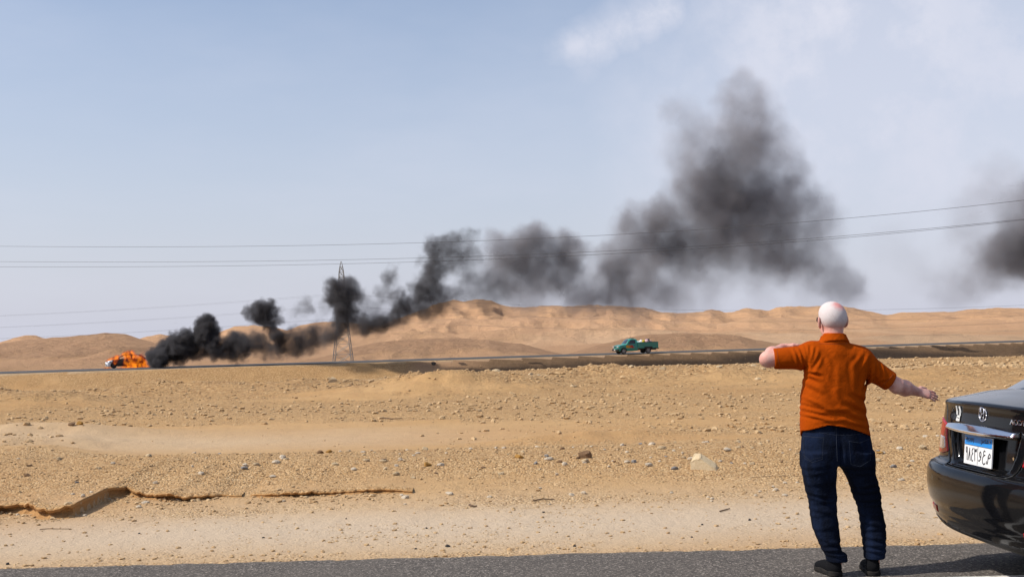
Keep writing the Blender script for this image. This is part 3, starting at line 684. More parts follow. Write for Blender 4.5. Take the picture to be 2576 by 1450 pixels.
one_rock(805, 1139, 18, M_BROWN, 'brown_rock', 'dark brown stone lying next to an ochre one on the smooth sand', 504)
one_rock(827, 1138, 17, M_OCHRE, 'ochre_rock', 'ochre stone lying next to a dark brown one on the smooth sand', 505)
one_rock(182, 1072, 22, M_BROWN, 'brown_rock', 'brown stone beside an orange one on the gravel ridge', 506)
one_rock(200, 1068, 20, M_OCHRE, 'orange_rock', 'orange stone beside a brown one on the gravel ridge', 507)
one_rock(1595, 1163, 16, M_GREY, 'grey_rock', 'blue grey stone in the gravel bank between white stones', 508)
one_rock(1008, 1160, 20, M_PALE, 'white_rock', 'white stone lying low in the gravel bank', 509)
one_rock(2320, 1128, 22, M_CREAM, 'tan_rock', 'round tan rock on the gravel bank between the man and the car', 510)
one_rock(2212, 1140, 22, M_OCHRE, 'ochre_rock', 'flat ochre flake on the bank beside the man', 511, flat=.4)
one_rock(1400, 1195, 12, M_PALE, 'white_rock', 'white stone on the sandy foot of the bank', 512)
one_rock(1090, 918, 14, M_BLACK, 'dark_block', 'dark square block lying on the far embankment', 513, flat=1.0)
one_rock(170, 1275, 32, M_CREAM, 'tan_rock', 'tan cobble perched on the lip of the eroded ledge', 514, flat=.7)
one_rock(125, 1292, 26, M_OCHRE, 'ochre_rock', 'ochre cobble at the foot of the eroded ledge', 515, flat=.8)
one_rock(210, 1250, 18, M_PALE, 'white_rock', 'white cobble on top of the eroded ledge', 516)
one_rock(390, 1217, 18, M_PALE, 'white_rock', 'white rounded cobble on the slope above the ledge', 517)
for i, (px, py, w) in enumerate(((20, 1420, 12), (662, 1352, 8), (1073, 1330, 8), (1126, 1375, 14), (1045, 1380, 9), (1885, 1308, 11), (1766, 1320, 8), (1367, 1290, 8), (1445, 1375, 9), (1740, 1352, 7), (870, 1305, 7), (350, 1262 + 80, 8))):
    one_rock(px, py, w, M_BLACK, 'black_pebble', 'black pebble lying alone on the pale verge', 520 + i)['group'] = 'black pebbles on the verge'
# dry sticks and scraps
M_STICK = material('dry_stick', (.16, .095, .05), .9, vary=(20, (.07, .045, .03), .8))
def stick(pts, r_, label, name='stick'):
    mb = MB(); q = []
    for (px, py) in pts:
        x, y = at_ground(px, py); q.append((x, y, ground_z(x, y) + r_ * .9 + .004))
    mb.tube(q, [r_ * (1 - .5 * i / len(q)) for i in range(len(q))], 6)
    return tag(mb.build(name, M_STICK, smooth=True), label, 'stick')
stick([(100, 1334), (122, 1331), (150, 1331), (178, 1332)], .004, 'thin forked dry twig on the verge below the ledge', 'twig')
stick([(1340, 1262), (1365, 1256), (1395, 1259)], .007, 'short reddish stick lying in the chips below the bank')
stick([(1890, 1202), (1950, 1199), (2015, 1197)], .0025, 'long thin dry stalk lying on the sand beside the man', 'dry_stalk')
stick([(1180, 1272), (1192, 1276), (1200, 1275)], .010, 'short brown stick on the verge below the bank')
stick([(1810, 1287), (1835, 1281)], .006, 'small brown stick on the pale verge')
stick([(960, 1052), (985, 1054), (1012, 1053)], .010, 'charred plank lying on the gravel ridge', 'charred_plank')
stick([(842, 1052), (872, 1051)], .007, 'charred sliver of wood on the gravel ridge', 'charred_sliver')
# ================================================================== the man
MY = G(2150, 1445)[1]                                     # his distance
BASE = np.array([P(2140, 1445, MY)[0], MY, 0.0])
def mz(zx, zy, dy=0.0):                                   # a point of his outline, dy = metres beyond his mid plane
    return P(1873.9 + zx / 1.941, 702.7 + zy / 1.941, MY + dy) - BASE
person = empty('person', tuple(BASE))
tag(person, 'white-haired man in orange polo shirt and dark jeans, seen from behind, arms raised', 'person')

SK = material('skin', (.64, .37, .30), .55, spec=.35, vary=(22, (.58, .24, .19), .8), bump=(120, .45, .006))
def shirt_m(N, b, co):
    c = N.mix(N.mr(N.noise(co, 9, 4, .6), .3, .7, 0, .35), (.36, .056, .0015), (.29, .041, .001)); link(N, c, b.inputs['Base Color'])
    wv = N.n('ShaderNodeTexVoronoi', {'Vector': co, 'Scale': 420.0})
    bp = N.n('ShaderNodeBump', {'Height': wv.outputs['Distance'], 'Strength': .25, 'Distance': .003})
    b2 = N.n('ShaderNodeBump', {'Height': N.noise(co, 16, 4, .55, dist=.6), 'Strength': .35, 'Distance': .03, 'Normal': bp.outputs[0]}); link(N, b2.outputs[0], b.inputs['Normal'])
    pass
M_SHIRT = material('orange_cotton', rough=.95, spec=.05, build=shirt_m)
def jeans_m(N, b, co):
    n1 = N.noise(N.n('ShaderNodeMapping', {'Vector': co, 'Scale': (1.5, 1.5, .55)}).outputs[0], 5.0, 5, .65)
    c = N.mix(N.mr(n1, .42, .70), (.0036, .0050, .0105), (.0085, .0150, .038))
    c = N.mix(N.mr(N.noise(co, 160, 3), .4, .7, 0, .35), c, (.009, .015, .034)); link(N, c, b.inputs['Base Color'])
    b2 = N.n('ShaderNodeBump', {'Height': N.noise(co, 26, 5, .6, dist=.8), 'Strength': .45, 'Distance': .02}); link(N, b2.outputs[0], b.inputs['Normal'])
M_JEANS = material('dark_denim', rough=.95, spec=.06, build=jeans_m)
M_STITCH = material('stitching', (.032, .038, .055), .9, spec=.1)
M_SHOE = material('black_suede', (.007, .007, .008), .95, spec=.08, bump=(60, .4, .005))
M_SOLE = material('dark_rubber', (.014, .013, .013), .9, spec=.1, vary=(30, (.03, .026, .022), .8))
M_DARKPL = material('dark_plastic', (.012, .012, .014), .3)

def rotz(a): c, s = math.cos(a), math.sin(a); return np.array([[c, -s, 0], [s, c, 0], [0, 0, 1]])
def hand(F, wrist, d, n, scale=1.0, curl=.25, spread=.10, side=1):
    """d: along the fingers, n: back of the hand, side: +1 when the thumb is on the left of d seen from the back"""
    d = np.array(d, float); d /= np.linalg.norm(d); n = np.array(n, float); n -= d * (n @ d); n /= np.linalg.norm(n); s = np.cross(n, d) * side
    w = np.array(wrist, float); k_ = scale
    offs = [.030, .010, -.011, -.030]; lens = [.072, .080, .075, .058]; kn = [.088, .092, .088, .080]
    for i in range(4):
        kp = w + d * kn[i] * k_ + s * offs[i] * k_
        F.cone(w + s * offs[i] * .55 * k_, kp, .017 * k_, .0125 * k_, .014)
        p = kp; dd = d + s * spread * (1.5 - i) * .6 ; dd /= np.linalg.norm(dd)
        r0 = (.0098 if i < 3 else .0086) * k_
        for j, fr in enumerate((.46, .30, .24)):
            a = curl * (.6 + .5 * j); q = dd * math.cos(a) - n * math.sin(a)
            e = p + q * lens[i] * fr * k_ * 1.05; F.cone(p, e, r0 * (1 - .09 * j), r0 * (1 - .09 * (j + 1)), .005); p = e; dd = q
    t0 = w + d * .022 * k_ + s * .022 * k_; t1 = t0 + (d * .55 + s * .75 - n * .25) * .045 * k_; t2 = t1 + (d * .85 + s * .40 - n * .2) * .032 * k_; t3 = t2 + (d * .95 + s * .15 - n * .2) * .026 * k_
    F.cone(t0, t1, .017 * k_, .0135 * k_, .012); F.cone(t1, t2, .0125 * k_, .0108 * k_, .006); F.cone(t2, t3, .0105 * k_, .0085 * k_, .005)

# joints
SL, SR = mz(318, 368, .0), mz(570, 392, .0)
EL_, ER = mz(112, 388, .03), mz(742, 519, .02)
WL, WR = mz(180, 333, .22), mz(838, 546, .13)
HEADC = mz(424, 200, .03)                                  # between the ears
HY = math.radians(5)                                       # head turned to his left
RH = rotz(HY)
def hl(x, y, z): return HEADC + RH @ np.array([x, y, z])
def head(F, grow=0.0, only_cranium=False):
    g = grow
    F.ell(hl(0, -.012, .026), (.0775 + g, .098 + g, .090 + g), .02, RH)
    F.ell(hl(0, -.045, .015), (.074 + g, .062 + g, .074 + g), .03, RH)
    F.ell(hl(0, .015, .055), (.068 + g, .080 + g, .060 + g), .03, RH)
    if only_cranium: return
    F.ell(hl(0, .040, -.055), (.062, .058, .066), .03, RH)         # jaw and cheeks
    F.ell(hl(0, .072, -.098), (.026, .022, .020), .025, RH)        # chin
    F.ell(hl(0, .082, .022), (.058, .018, .018), .02, RH)          # brow
    F.cone(hl(0, .094, .012), hl(0, .117, -.030), .010, .014, .012)   # nose
    for s in (-1, 1):
        F.ell(hl(.012 * s, .107, -.034), (.010, .010, .008), .006, RH)
        F.ell(hl(.033 * s, .090, .004), (.018, .014, .011), .008, RH, op='cut'); F.ell(hl(.033 * s, .080, .004), (.013, .013, .011), .003, RH)
        F.ell(hl(.043 * s, .066, -.036), (.022, .024, .020), .02, RH)
    F.ell(hl(0, .092, -.066), (.024, .010, .006), .008, RH); F.ell(hl(0, .093, -.076), (.020, .010, .007), .006, RH)
    F.ell(hl(0, .104, -.0705), (.020, .008, .0018), .002, RH, op='cut')
    for s in (-1, 1):                                              # ears
        ra = rotz(HY + s * .45)
        F.ell(hl(.088 * s, -.006, -.010), (.010, .022, .035), .006, ra)
        F.ell(hl(.094 * s, -.020, .004), (.008, .010, .024), .005, ra); F.ell(hl(.082 * s, .002, -.038), (.008, .012, .013), .006, ra)
        F.ell(hl(.0985 * s, .002, -.004), (.006, .011, .018), .004, ra, op='cut')
NK = mz(430, 330, .0)
lo = np.array([-.62, -.30, -.02]); hi = np.array([.80, .60, 1.82])
B = Field(lo, hi, .0045)
head(B)
B.cone(hl(0, -.022, -.045), NK, .060, .066, .025); B.cone(hl(0, -.040, -.075), NK + np.array([0, -.01, .0]), .046, .055, .02)
B.put(lambda x, y, z: np.sqrt(((x - HEADC[0]) / 1.6) ** 2 + (y - HEADC[1] + .098) ** 2 + (z - HEADC[2] + .068 - .010 * np.cos((x - HEADC[0]) * 30)) ** 2) - .0040, HEADC + [-.06, -.13, -.10], HEADC + [.06, -.07, -.04], .010, 'cut')   # fold at the nape
tor = [(mz(435, 720, .03), .10), (mz(435, 600, .03), .105), (mz(440, 450, .015), .10), (mz(442, 400, .01), .085)]
for (a, ra), (b_, rb) in zip(tor[:-1], tor[1:]): B.cone(a, b_, ra, rb, .04)
for s_, e_, w_, rr in ((SL, EL_, WL, (.056, .054, .047)), (SR, ER, WR, (.050, .049, .0475))):
    B.cone(NK + [0, .01, -.09], s_, .055, .052, .03)
    B.cone(s_, e_, rr[0], rr[1], .02); B.cone(e_, e_ * .62 + w_ * .38, rr[2], rr[2] * 1.0, .022); B.cone(e_ * .62 + w_ * .38, w_, rr[2] * 1.0, .0285, .03)
B.ell(EL_ + [-.022, -.012, -.004], (.024, .024, .024), .03); B.ell(EL_ * .72 + WL * .28 + [0.0, 0, .012], (.042, .06, .042), .03)
hand(B, WR, mz(935, 568, .15) - WR, (.12, -.72, .68), .93, .16, .20, side=1)
hand(B, WL, (.80, .50, .10), (-.3, .2, .9), .98, .45, .08, side=-1)
for hx_, kx, fx, dyk in ((365, 378, 445, .03), (520, 605, 630, .04)):   # legs inside the jeans
    hp = mz(hx_, 800, .0); kp = mz(kx, 1095, dyk); ap = mz(fx, 1380, .0)
    B.cone(tor[0][0], hp, .09, .07, .03); B.cone(hp, kp, .065, .05, .03); B.cone(kp, ap, .046, .030, .03); B.cone(ap, ap + [0, .05, -.045], .030, .026, .02)
v, q = B.mesh(); mobj('body', v, q, SK, person)
# short white hair
Hh = Field(HEADC + [-.16, -.17, -.14], HEADC + [.16, .17, .17], .004); head(Hh, .0035, True)
sl, (x, y, z) = Hh.sub(Hh.lo, Hh.lo + Hh.n * .004, 0)
lx = (x - HEADC[0]) * math.cos(HY) + (y - HEADC[1]) * math.sin(HY); ly = -(x - HEADC[0]) * math.sin(HY) + (y - HEADC[1]) * math.cos(HY); lz = z - HEADC[2]
face = ly - (.055 + .25 * (lz - .02)) ; nape = -.050 - lz + .5 * np.maximum(0, ly + .03) * 1.0
Hh.F = smax(Hh.F, smax(face, nape, .02), .008).astype(np.float32)
def hair_m(N, b, co):
    p = tuple(HEADC + RH @ np.array([.022, -.075, .098])); d = N.vmath('DISTANCE', co, p, out=1)
    n_ = N.noise(co, 55, 5, .7)
    f = N.mr(N.math('ADD', d, N.math('MULTIPLY', N.math('SUBTRACT', n_, .5), .05)), .012, .062, 1, 0)
    lowz = N.mr(N.math('ADD', N.n('ShaderNodeSeparateXYZ', {0: co}).outputs[2], N.math('MULTIPLY', N.math('SUBTRACT', n_, .5), .06)), HEADC[2] - .045, HEADC[2] + .01, .75, 0)
    c = N.mix(N.mr(N.noise(co, 320, 3, .7), .35, .7), (.54, .45, .43), (.74, .69, .68))
    c = N.mix(N.math('MULTIPLY', f, .8), c, (.66, .22, .20)); c = N.mix(N.math('MULTIPLY', lowz, .8), c, (.60, .36, .31)); link(N, c, b.inputs['Base Color'])
    bp = N.n('ShaderNodeBump', {'Height': N.noise(co, 380, 3, .7), 'Strength': .6, 'Distance': .006}); link(N, bp.outputs[0], b.inputs['Normal'])
v, q = Hh.mesh(); hair = mobj('hair', v, q, material('white_hair', rough=.9, spec=.2, build=hair_m), person)
hair['label'] = 'close-cropped white hair with a pink bald patch'

def folds(F, lst, sgn=1.0, amp=1.0):
    """soft creases: each (a, b, width, depth) in local x,z; ridge beside groove, on the near side"""
    for (a, b_, w, dep) in lst:
        ax, az_ = a[0], a[2]; bx, bz = b_[0], b_[2]; pad = w * 3
        sl, (x, y, z) = F.sub((min(ax, bx) - pad, F.lo[1], min(az_, bz) - pad), (max(ax, bx) + pad, F.lo[1] + F.n[1] * F.h, max(az_, bz) + pad), 0)
        L = (bx - ax) ** 2 + (bz - az_) ** 2; t = ((x - ax) * (bx - ax) + (z - az_) * (bz - az_)) / L; tc_ = np.clip(t, 0, 1)
        dd = ((x - ax) * (bz - az_) - (z - az_) * (bx - ax)) / math.sqrt(L); e2 = (t - tc_) ** 2 * L
        fade = np.exp(-e2 / (w * w)) * (.35 + .65 * np.sin(np.pi * np.clip(tc_, .03, .97)))
        g = np.exp(-(dd / w) ** 2) - .8 * np.exp(-((dd + 1.5 * w) / w) ** 2)
        F.F[sl] += (dep * amp * g * fade * sgn).astype(np.float32)
# ---- polo shirt
S = Field((-.46, -.24, .82), (.40, .30, 1.62), .0055)
prof_ = [(775, 277, 614, .152), (760, 277, 611, .152), (700, 276, 601, .155), (650, 276, 592, .157), (600, 276, 586, .156), (550, 280, 586, .15), (500, 285, 589, .142), (450, 287, 592, .135), (410, 290, 590, .127), (370, 300, 585, .115), (340, 318, 560, .09), (318, 345, 535, .07)]
zz_l = [mz((l + r_) / 2, zy)[2] for zy, l, r_, d in prof_]; cxl = [mz((l + r_) / 2, zy)[0] for zy, l, r_, d in prof_]
wl = [(mz(r_, zy)[0] - mz(l, zy)[0]) / 2 for zy, l, r_, d in prof_]; dl = [d for *_, d in prof_]
def torso(x, y, z):
    cx = sinterp(z, list(zip(zz_l, cxl))); rx = sinterp(z, list(zip(zz_l, wl))); ry = sinterp(z, list(zip(zz_l, dl)))
    yc = .012 + .02 * np.exp(-((z - 1.05) / .18) ** 2)
    k0 = (np.abs((x - cx) / rx) ** 2.4 + np.abs((y - yc) / ry) ** 2.4) ** (1 / 2.4)
    d = (k0 - 1) * np.minimum(rx, ry); return smax(smax(d, z - zz_l[-1], .04), zz_l[0] - z, .004)
S.put(torso, (-.3, -.2, zz_l[0] - .01), (.3, .22, zz_l[-1] + .01), .02)
S.cone(NK + [0, 0, -.035], SL + [.01, 0, .018], .068, .070, .045); S.cone(NK + [0, 0, -.035], SR + [-.01, 0, .012], .068, .070, .045)
def sleeve(a, b_, ra, rb, cut):
    a, b_, cut = map(np.array, (a, b_, cut)); dr = (b_ - a) / np.linalg.norm(b_ - a)
    def fn(x, y, z):
        return smax(cone_sdf(x, y, z, a, b_, ra, rb), (x - cut[0]) * dr[0] + (y - cut[1]) * dr[1] + (z - cut[2]) * dr[2], .006)
    r_ = max(ra, rb); S.put(fn, np.minimum(a, b_) - r_, np.maximum(a, b_) + r_, .045)
sleeve(SL + [.02, 0, -.012], EL_, .082, .0655, mz(140, 385, .02)); sleeve(SR + [-.015, 0, -.012], ER + (ER - SR) * .05, .080, .0615, mz(709, 498, .015))
S.cone(mz(432, 350, .0), mz(432, 300, .0), .10, .080, .03)
S.ell(mz(600, 425, .0), (.034, .06, .05), .03)
# collar: a folded band around the neck
cc = mz(432, 292, .0)
def collar(x, y, z):
    zz_ = z - cc[2] + .22 * (y - cc[1]); rx = .076 + .42 * np.clip(.018 - zz_, 0, .06); ry = rx * .98
    d = (np.sqrt(((x - cc[0]) / rx) ** 2 + ((y - cc[1] - .004) / ry) ** 2) - 1) * rx
    return smax(np.abs(d) - .0065, np.abs(zz_) - .026, .005)
S.put(collar, cc + [-.13, -.13, -.06], cc + [.13, .13, .06], .004)
hem_pts = [(mz(zx, zy)[0], mz(zx, zy)[2]) for zx, zy in ((262, 742), (300, 732), (340, 718), (390, 706), (440, 711), (500, 724), (560, 744), (620, 768))]
sl, (x, y, z) = S.sub(S.lo, S.lo + S.n * S.h, 0)
hemz = sinterp(x, hem_pts) - .05 * sstep(.0, .1, y)
S.F = smax(S.F, (hemz - z).astype(np.float32), .004).astype(np.float32)
rf = np.random.default_rng(5); FL = []
def fz(a, b_, w, d): FL.append((mz(*a), mz(*b_), w, d))
for a in ((262, 330, 285, 440, .012, .008), (283, 322, 290, 430, .010, .007), (305, 330, 288, 445, .012, .010), (330, 335, 292, 450, .012, .008), (240, 345, 262, 425, .010, .006), (215, 345, 235, 410, .010, .005), (345, 370, 300, 455, .014, .007),
          (290, 455, 350, 468, .012, .008), (286, 470, 335, 500, .014, .007), (292, 520, 350, 560, .016, .006), (282, 590, 360, 625, .014, .008), (280, 612, 400, 650, .015, .009), (282, 640, 420, 672, .014, .007), (285, 668, 380, 690, .012, .006), (420, 640, 560, 690, .018, .006), (460, 600, 585, 660, .018, .007), (500, 560, 588, 600, .016, .006), (430, 690, 590, 728, .014, .006), (350, 655, 500, 640, .016, .004),
          (596, 390, 590, 500, .012, .010), (610, 380, 606, 470, .010, .006), (625, 390, 628, 490, .010, .006), (645, 400, 660, 490, .010, .005), (600, 480, 560, 540, .014, .007), (570, 360, 530, 430, .014, .005), (540, 350, 480, 420, .016, .004), (480, 380, 490, 520, .020, .004), (410, 400, 400, 560, .022, .004), (540, 440, 530, 560, .02, .005), (640, 505, 690, 490, .01, .004), (615, 470, 660, 520, .01, .004), (345, 350, 380, 420, .016, .004), (360, 480, 420, 600, .02, .004), (330, 700, 470, 690, .012, .004)):
    fz((a[0], a[1]), (a[2], a[3]), a[4], a[5])
folds(S, FL, amp=1.3)
v, q = S.mesh(); shirt = mobj('polo_shirt', v, q, M_SHIRT, person)
bv_s = BVHTree.FromPolygons([tuple(p) for p in v], [tuple(f) for f in q])
def on_surface(bvh, zxzy, n=14, lift=.001, frm=-1):
    pts = []
    P_ = [mz(*p) for p in zxzy]
    for i in range(len(P_) - 1):
        for k in range(n):
            p = P_[i] + (P_[i + 1] - P_[i]) * k / n; cam_l = Vector(CAM - BASE); d = (Vector(p) - cam_l); d.normalize()
            h = bvh.ray_cast(cam_l, d)
            if h[0] is not None: pts.append(h[0] + h[1] * lift)
    return pts
def seam(name, bvh, zxzy, r_, mt, parent, lift=.0006):
    p = on_surface(bvh, zxzy, 14, lift)
    if len(p) > 2: return MB().tube(p, r_, 5).build(name, mt, parent, smooth=True)
M_SEAM = material('shirt_seam', (.30, .05, .003), .9)
seam('shoulder_seam', bv_s, [(360, 312), (432, 314), (505, 312)], .0016, M_SEAM, shirt)
seam('sleeve_hem', bv_s, [(155, 343), (160, 380), (170, 428)], .0016, M_SEAM, shirt)
seam('sleeve_hem', bv_s, [(722, 462), (700, 488), (668, 520)], .0016, M_SEAM, shirt)
# ---- jeans
J = Field((-.36, -.26, .02), (.46, .30, 1.02), .0058)
hipp = [(905, 275, 630, .128), (850, 275, 624, .140), (800, 277, 617, .140), (760, 280, 608, .132), (725, 292, 592, .118), (690, 298, 580, .11)]
zj = [mz((l + r_) / 2, zy)[2] for zy, l, r_, d in hipp]; cj = [mz((l + r_) / 2, zy)[0] for zy, l, r_, d in hipp]
wj = [(mz(r_, zy)[0] - mz(l, zy)[0]) / 2 for zy, l, r_, d in hipp]; dj = [d for *_, d in hipp]
def hips(x, y, z):
    cx = sinterp(z, list(zip(zj, cj))); rx = sinterp(z, list(zip(zj, wj))); ry = sinterp(z, list(zip(zj, dj)))
    yb = np.where(y < 0, ry + .012 * np.cos(np.clip((np.abs(x - cx) - .085) / .085, -1, 1) * np.pi / 2) - .012, ry)
    k0 = (np.abs((x - cx) / rx) ** 2.3 + np.abs((y - .01) / yb) ** 2.3) ** (1 / 2.3); return smax((k0 - 1) * np.minimum(rx, ry), np.maximum(zj[0] - z, z - zj[-1]), .02)
J.put(hips, (-.3, -.2, zj[0] - .02), (.36, .2, zj[-1] + .01), .02)
def leg(pts):
    zl = [mz((l + r_) / 2, zy, dy)[2] for zy, l, r_, dp, dy in pts][::-1]; xl = [mz((l + r_) / 2, zy, dy)[0] for zy, l, r_, dp, dy in pts][::-1]
    wl_ = [(mz(r_, zy, dy)[0] - mz(l, zy, dy)[0]) / 2 for zy, l, r_, dp, dy in pts][::-1]; dp_ = [p[3] for p in pts][::-1]; yl_ = [p[4] for p in pts][::-1]
    def fn(x, y, z):
        cx = sinterp(z, list(zip(zl, xl))); rx = sinterp(z, list(zip(zl, wl_))); ry = sinterp(z, list(zip(zl, dp_))); yc = sinterp(z, list(zip(zl, yl_)))
        k0 = (np.abs((x - cx) / rx) ** 2.2 + np.abs((y - yc) / ry) ** 2.2) ** (1 / 2.2)
        return smax((k0 - 1) * np.minimum(rx, ry), np.maximum(zl[0] - z, z - zl[-1]), .006)
    J.put(fn, (min(xl) - .16, -.2, zl[0] - .01), (max(xl) + .16, .2, zl[-1] + .01), .02)
leg([(840, 272, 445, .125, .0), (900, 274, 446, .122, .0), (950, 281, 445, .112, .005), (1000, 290, 441, .102, .015), (1050, 302, 445, .094, .022), (1082, 310, 446, .090, .025), (1130, 316, 446, .086, .022), (1200, 328, 455, .084, .015), (1260, 350, 460, .082, .008), (1310, 372, 466, .080, .0), (1345, 392, 496, .082, .0), (1372, 400, 498, .078, .0)])
leg([(840, 455, 627, .125, .0), (900, 462, 631, .122, .0), (950, 490, 634, .112, .008), (1000, 512, 648, .104, .018), (1040, 522, 658, .098, .026), (1082, 540, 661, .092, .03), (1110, 550, 664, .088, .028), (1150, 558, 672, .086, .025), (1220, 566, 685, .084, .02), (1280, 575, 684, .082, .012), (1320, 578, 684, .080, .008), (1358, 582, 678, .076, .005)])
FL = []
for a in ((300, 1050, 440, 1075, .014, .008), (305, 1075, 442, 1095, .012, .007), (315, 1100, 445, 1085, .012, .006), (318, 1130, 440, 1150, .014, .007), (325, 1165, 445, 1140, .014, .005), (335, 1230, 455, 1205, .014, .005), (375, 1300, 470, 1280, .013, .008), (385, 1325, 490, 1318, .012, .009), (395, 1345, 498, 1350, .011, .007), (360, 1270, 460, 1300, .012, .006),
          (525, 1020, 655, 1000, .014, .008), (530, 1050, 660, 1030, .014, .009), (545, 1085, 662, 1075, .012, .008), (556, 1110, 664, 1100, .011, .006), (558, 1150, 668, 1165, .013, .005), (565, 1190, 680, 1215, .014, .007), (570, 1230, 684, 1215, .013, .006), (575, 1262, 684, 1275, .012, .007), (580, 1300, 684, 1305, .012, .009), (580, 1325, 684, 1335, .011, .008),
          (280, 930, 430, 905, .016, .005), (285, 965, 440, 930, .016, .005), (470, 930, 620, 915, .016, .005), (445, 800, 448, 905, .012, .010), (495, 960, 640, 940, .014, .004), (295, 1010, 380, 1000, .014, .004)):
    fz((a[0], a[1]), (a[2], a[3]), a[4], a[5])
folds(J, FL, amp=.95)
v, q = J.mesh(); jeans = mobj('jeans', v, q, M_JEANS, person)
bv_j = BVHTree.FromPolygons([tuple(p) for p in v], [tuple(f) for f in q])
for nm, pl_, r_ in (('waistband_stitching', [(290, 738), (350, 744), (440, 758), (520, 757), (580, 750)], .0012), ('back_seam', [(443, 712), (446, 800), (450, 895)], .0016),
                    ('pocket_stitching', [(286, 763), (330, 768), (384, 772)], .0016), ('pocket_stitching', [(384, 768), (380, 800), (378, 850), (378, 875), (330, 892), (290, 872), (284, 800), (286, 763)], .0010), ('pocket_stitching', [(285, 855), (318, 882), (345, 872), (376, 866)], .0009),
                    ('pocket_stitching', [(506, 788), (560, 796), (610, 775)], .0014), ('pocket_stitching', [(508, 790), (512, 840), (516, 900), (560, 912), (612, 880), (614, 790)], .0009), ('belt_loop', [(437, 712), (438, 730), (439, 752)], .004)):
    seam(nm, bv_j, pl_, r_, M_STITCH if nm != 'belt_loop' else M_JEANS, jeans)
# ---- shoes
def shoe(heel, yaw, L=.285):
    heel = np.array([heel[0], heel[1], 0.0]); R_ = rotz(yaw)
    def w(x, y, z): return heel + R_ @ np.array([x, y, z])
    F = Field(heel + [-.30, -.12, -.004], heel + [.30, .36, .17], .0045)
    F.ell(w(0, .045, .052), (.040, .052, .048), .02, R_); F.cone(w(0, .035, .06), w(0, .05, .105), .038, .040, .02); F.ell(w(.004, .13, .045), (.043, .09, .042), .03, R_); F.ell(w(.004, .215, .036), (.045, .068, .032), .03, R_)
    sl, (x, y, z) = F.sub(F.lo, F.lo + F.n * F.h, 0); F.F = smax(F.F, (.026 - z).astype(np.float32), .004)
    v, q = F.mesh(); up = mobj('shoe', v, q, M_SHOE, person)
    F2 = Field(heel + [-.30, -.12, -.012], heel + [.30, .36, .06], .004)
    for y0, y1, r0, r1 in ((.035, .12, .046, .042), (.12, .225, .042, .050)):
        a, b_ = w(0, y0, .018), w(.004, y1, .018)
        def fn(x, y, z, a=a, b_=b_, r0=r0, r1=r1):
            ba = b_ - a; t = np.clip(((x - a[0]) * ba[0] + (y - a[1]) * ba[1]) / (ba[:2] @ ba[:2]), 0, 1); return np.sqrt((x - a[0] - t * ba[0]) ** 2 + (y - a[1] - t * ba[1]) ** 2) - (r0 + (r1 - r0) * t)
        F2.put(fn, np.minimum(a, b_) - .06, np.maximum(a, b_) + .06, .02)
    sl, (x, y, z) = F2.sub(F2.lo, F2.lo + F2.n * F2.h, 0); hh = .034 + .004 * np.sin((x + y) * 60)
    F2.F = smax(F2.F, np.maximum(z - hh, .002 - z).astype(np.float32), .006); v, q = F2.mesh(); mobj('sole', v, q, M_SOLE, up)
shoe(mz(452, 1432, -.05)[:2], math.radians(13)); shoe(mz(630, 1424, -.05)[:2], math.radians(-4))
# ---- sunglasses
g_m = MB()
for s in (-1, 1):
    g_m.tube([hl(.084 * s, -.010, .020), hl(.086 * s, .03, .022), hl(.074 * s, .085, .022)], [.0022, .0026, .0032], 6)
g_m.tube([hl(-.010, .106, .020), hl(0, .110, .024), hl(.010, .106, .020)], .002, 6)
sg = g_m.build('sunglasses', M_DARKPL, person, smooth=True)
for s in (-1, 1):
    m_ = MB(); ring = [hl(s * (.042 + .030 * math.cos(t)), .103 - .010 * math.cos(t) ** 2 * (1 if math.cos(t) * 1 > 0 else .2), .006 + .021 * math.sin(t)) for t in np.linspace(0, 2 * math.pi, 20, endpoint=False)]
    ring2 = [p + RH @ np.array([0, .003, 0]) for p in ring]; n = 20
    m_.add(ring + ring2, [list(range(n)), [n + i for i in range(n)][::-1]] + [[i, (i + 1) % n, n + (i + 1) % n, n + i] for i in range(n)]); m_.build('lens', M_DARKPL, sg)
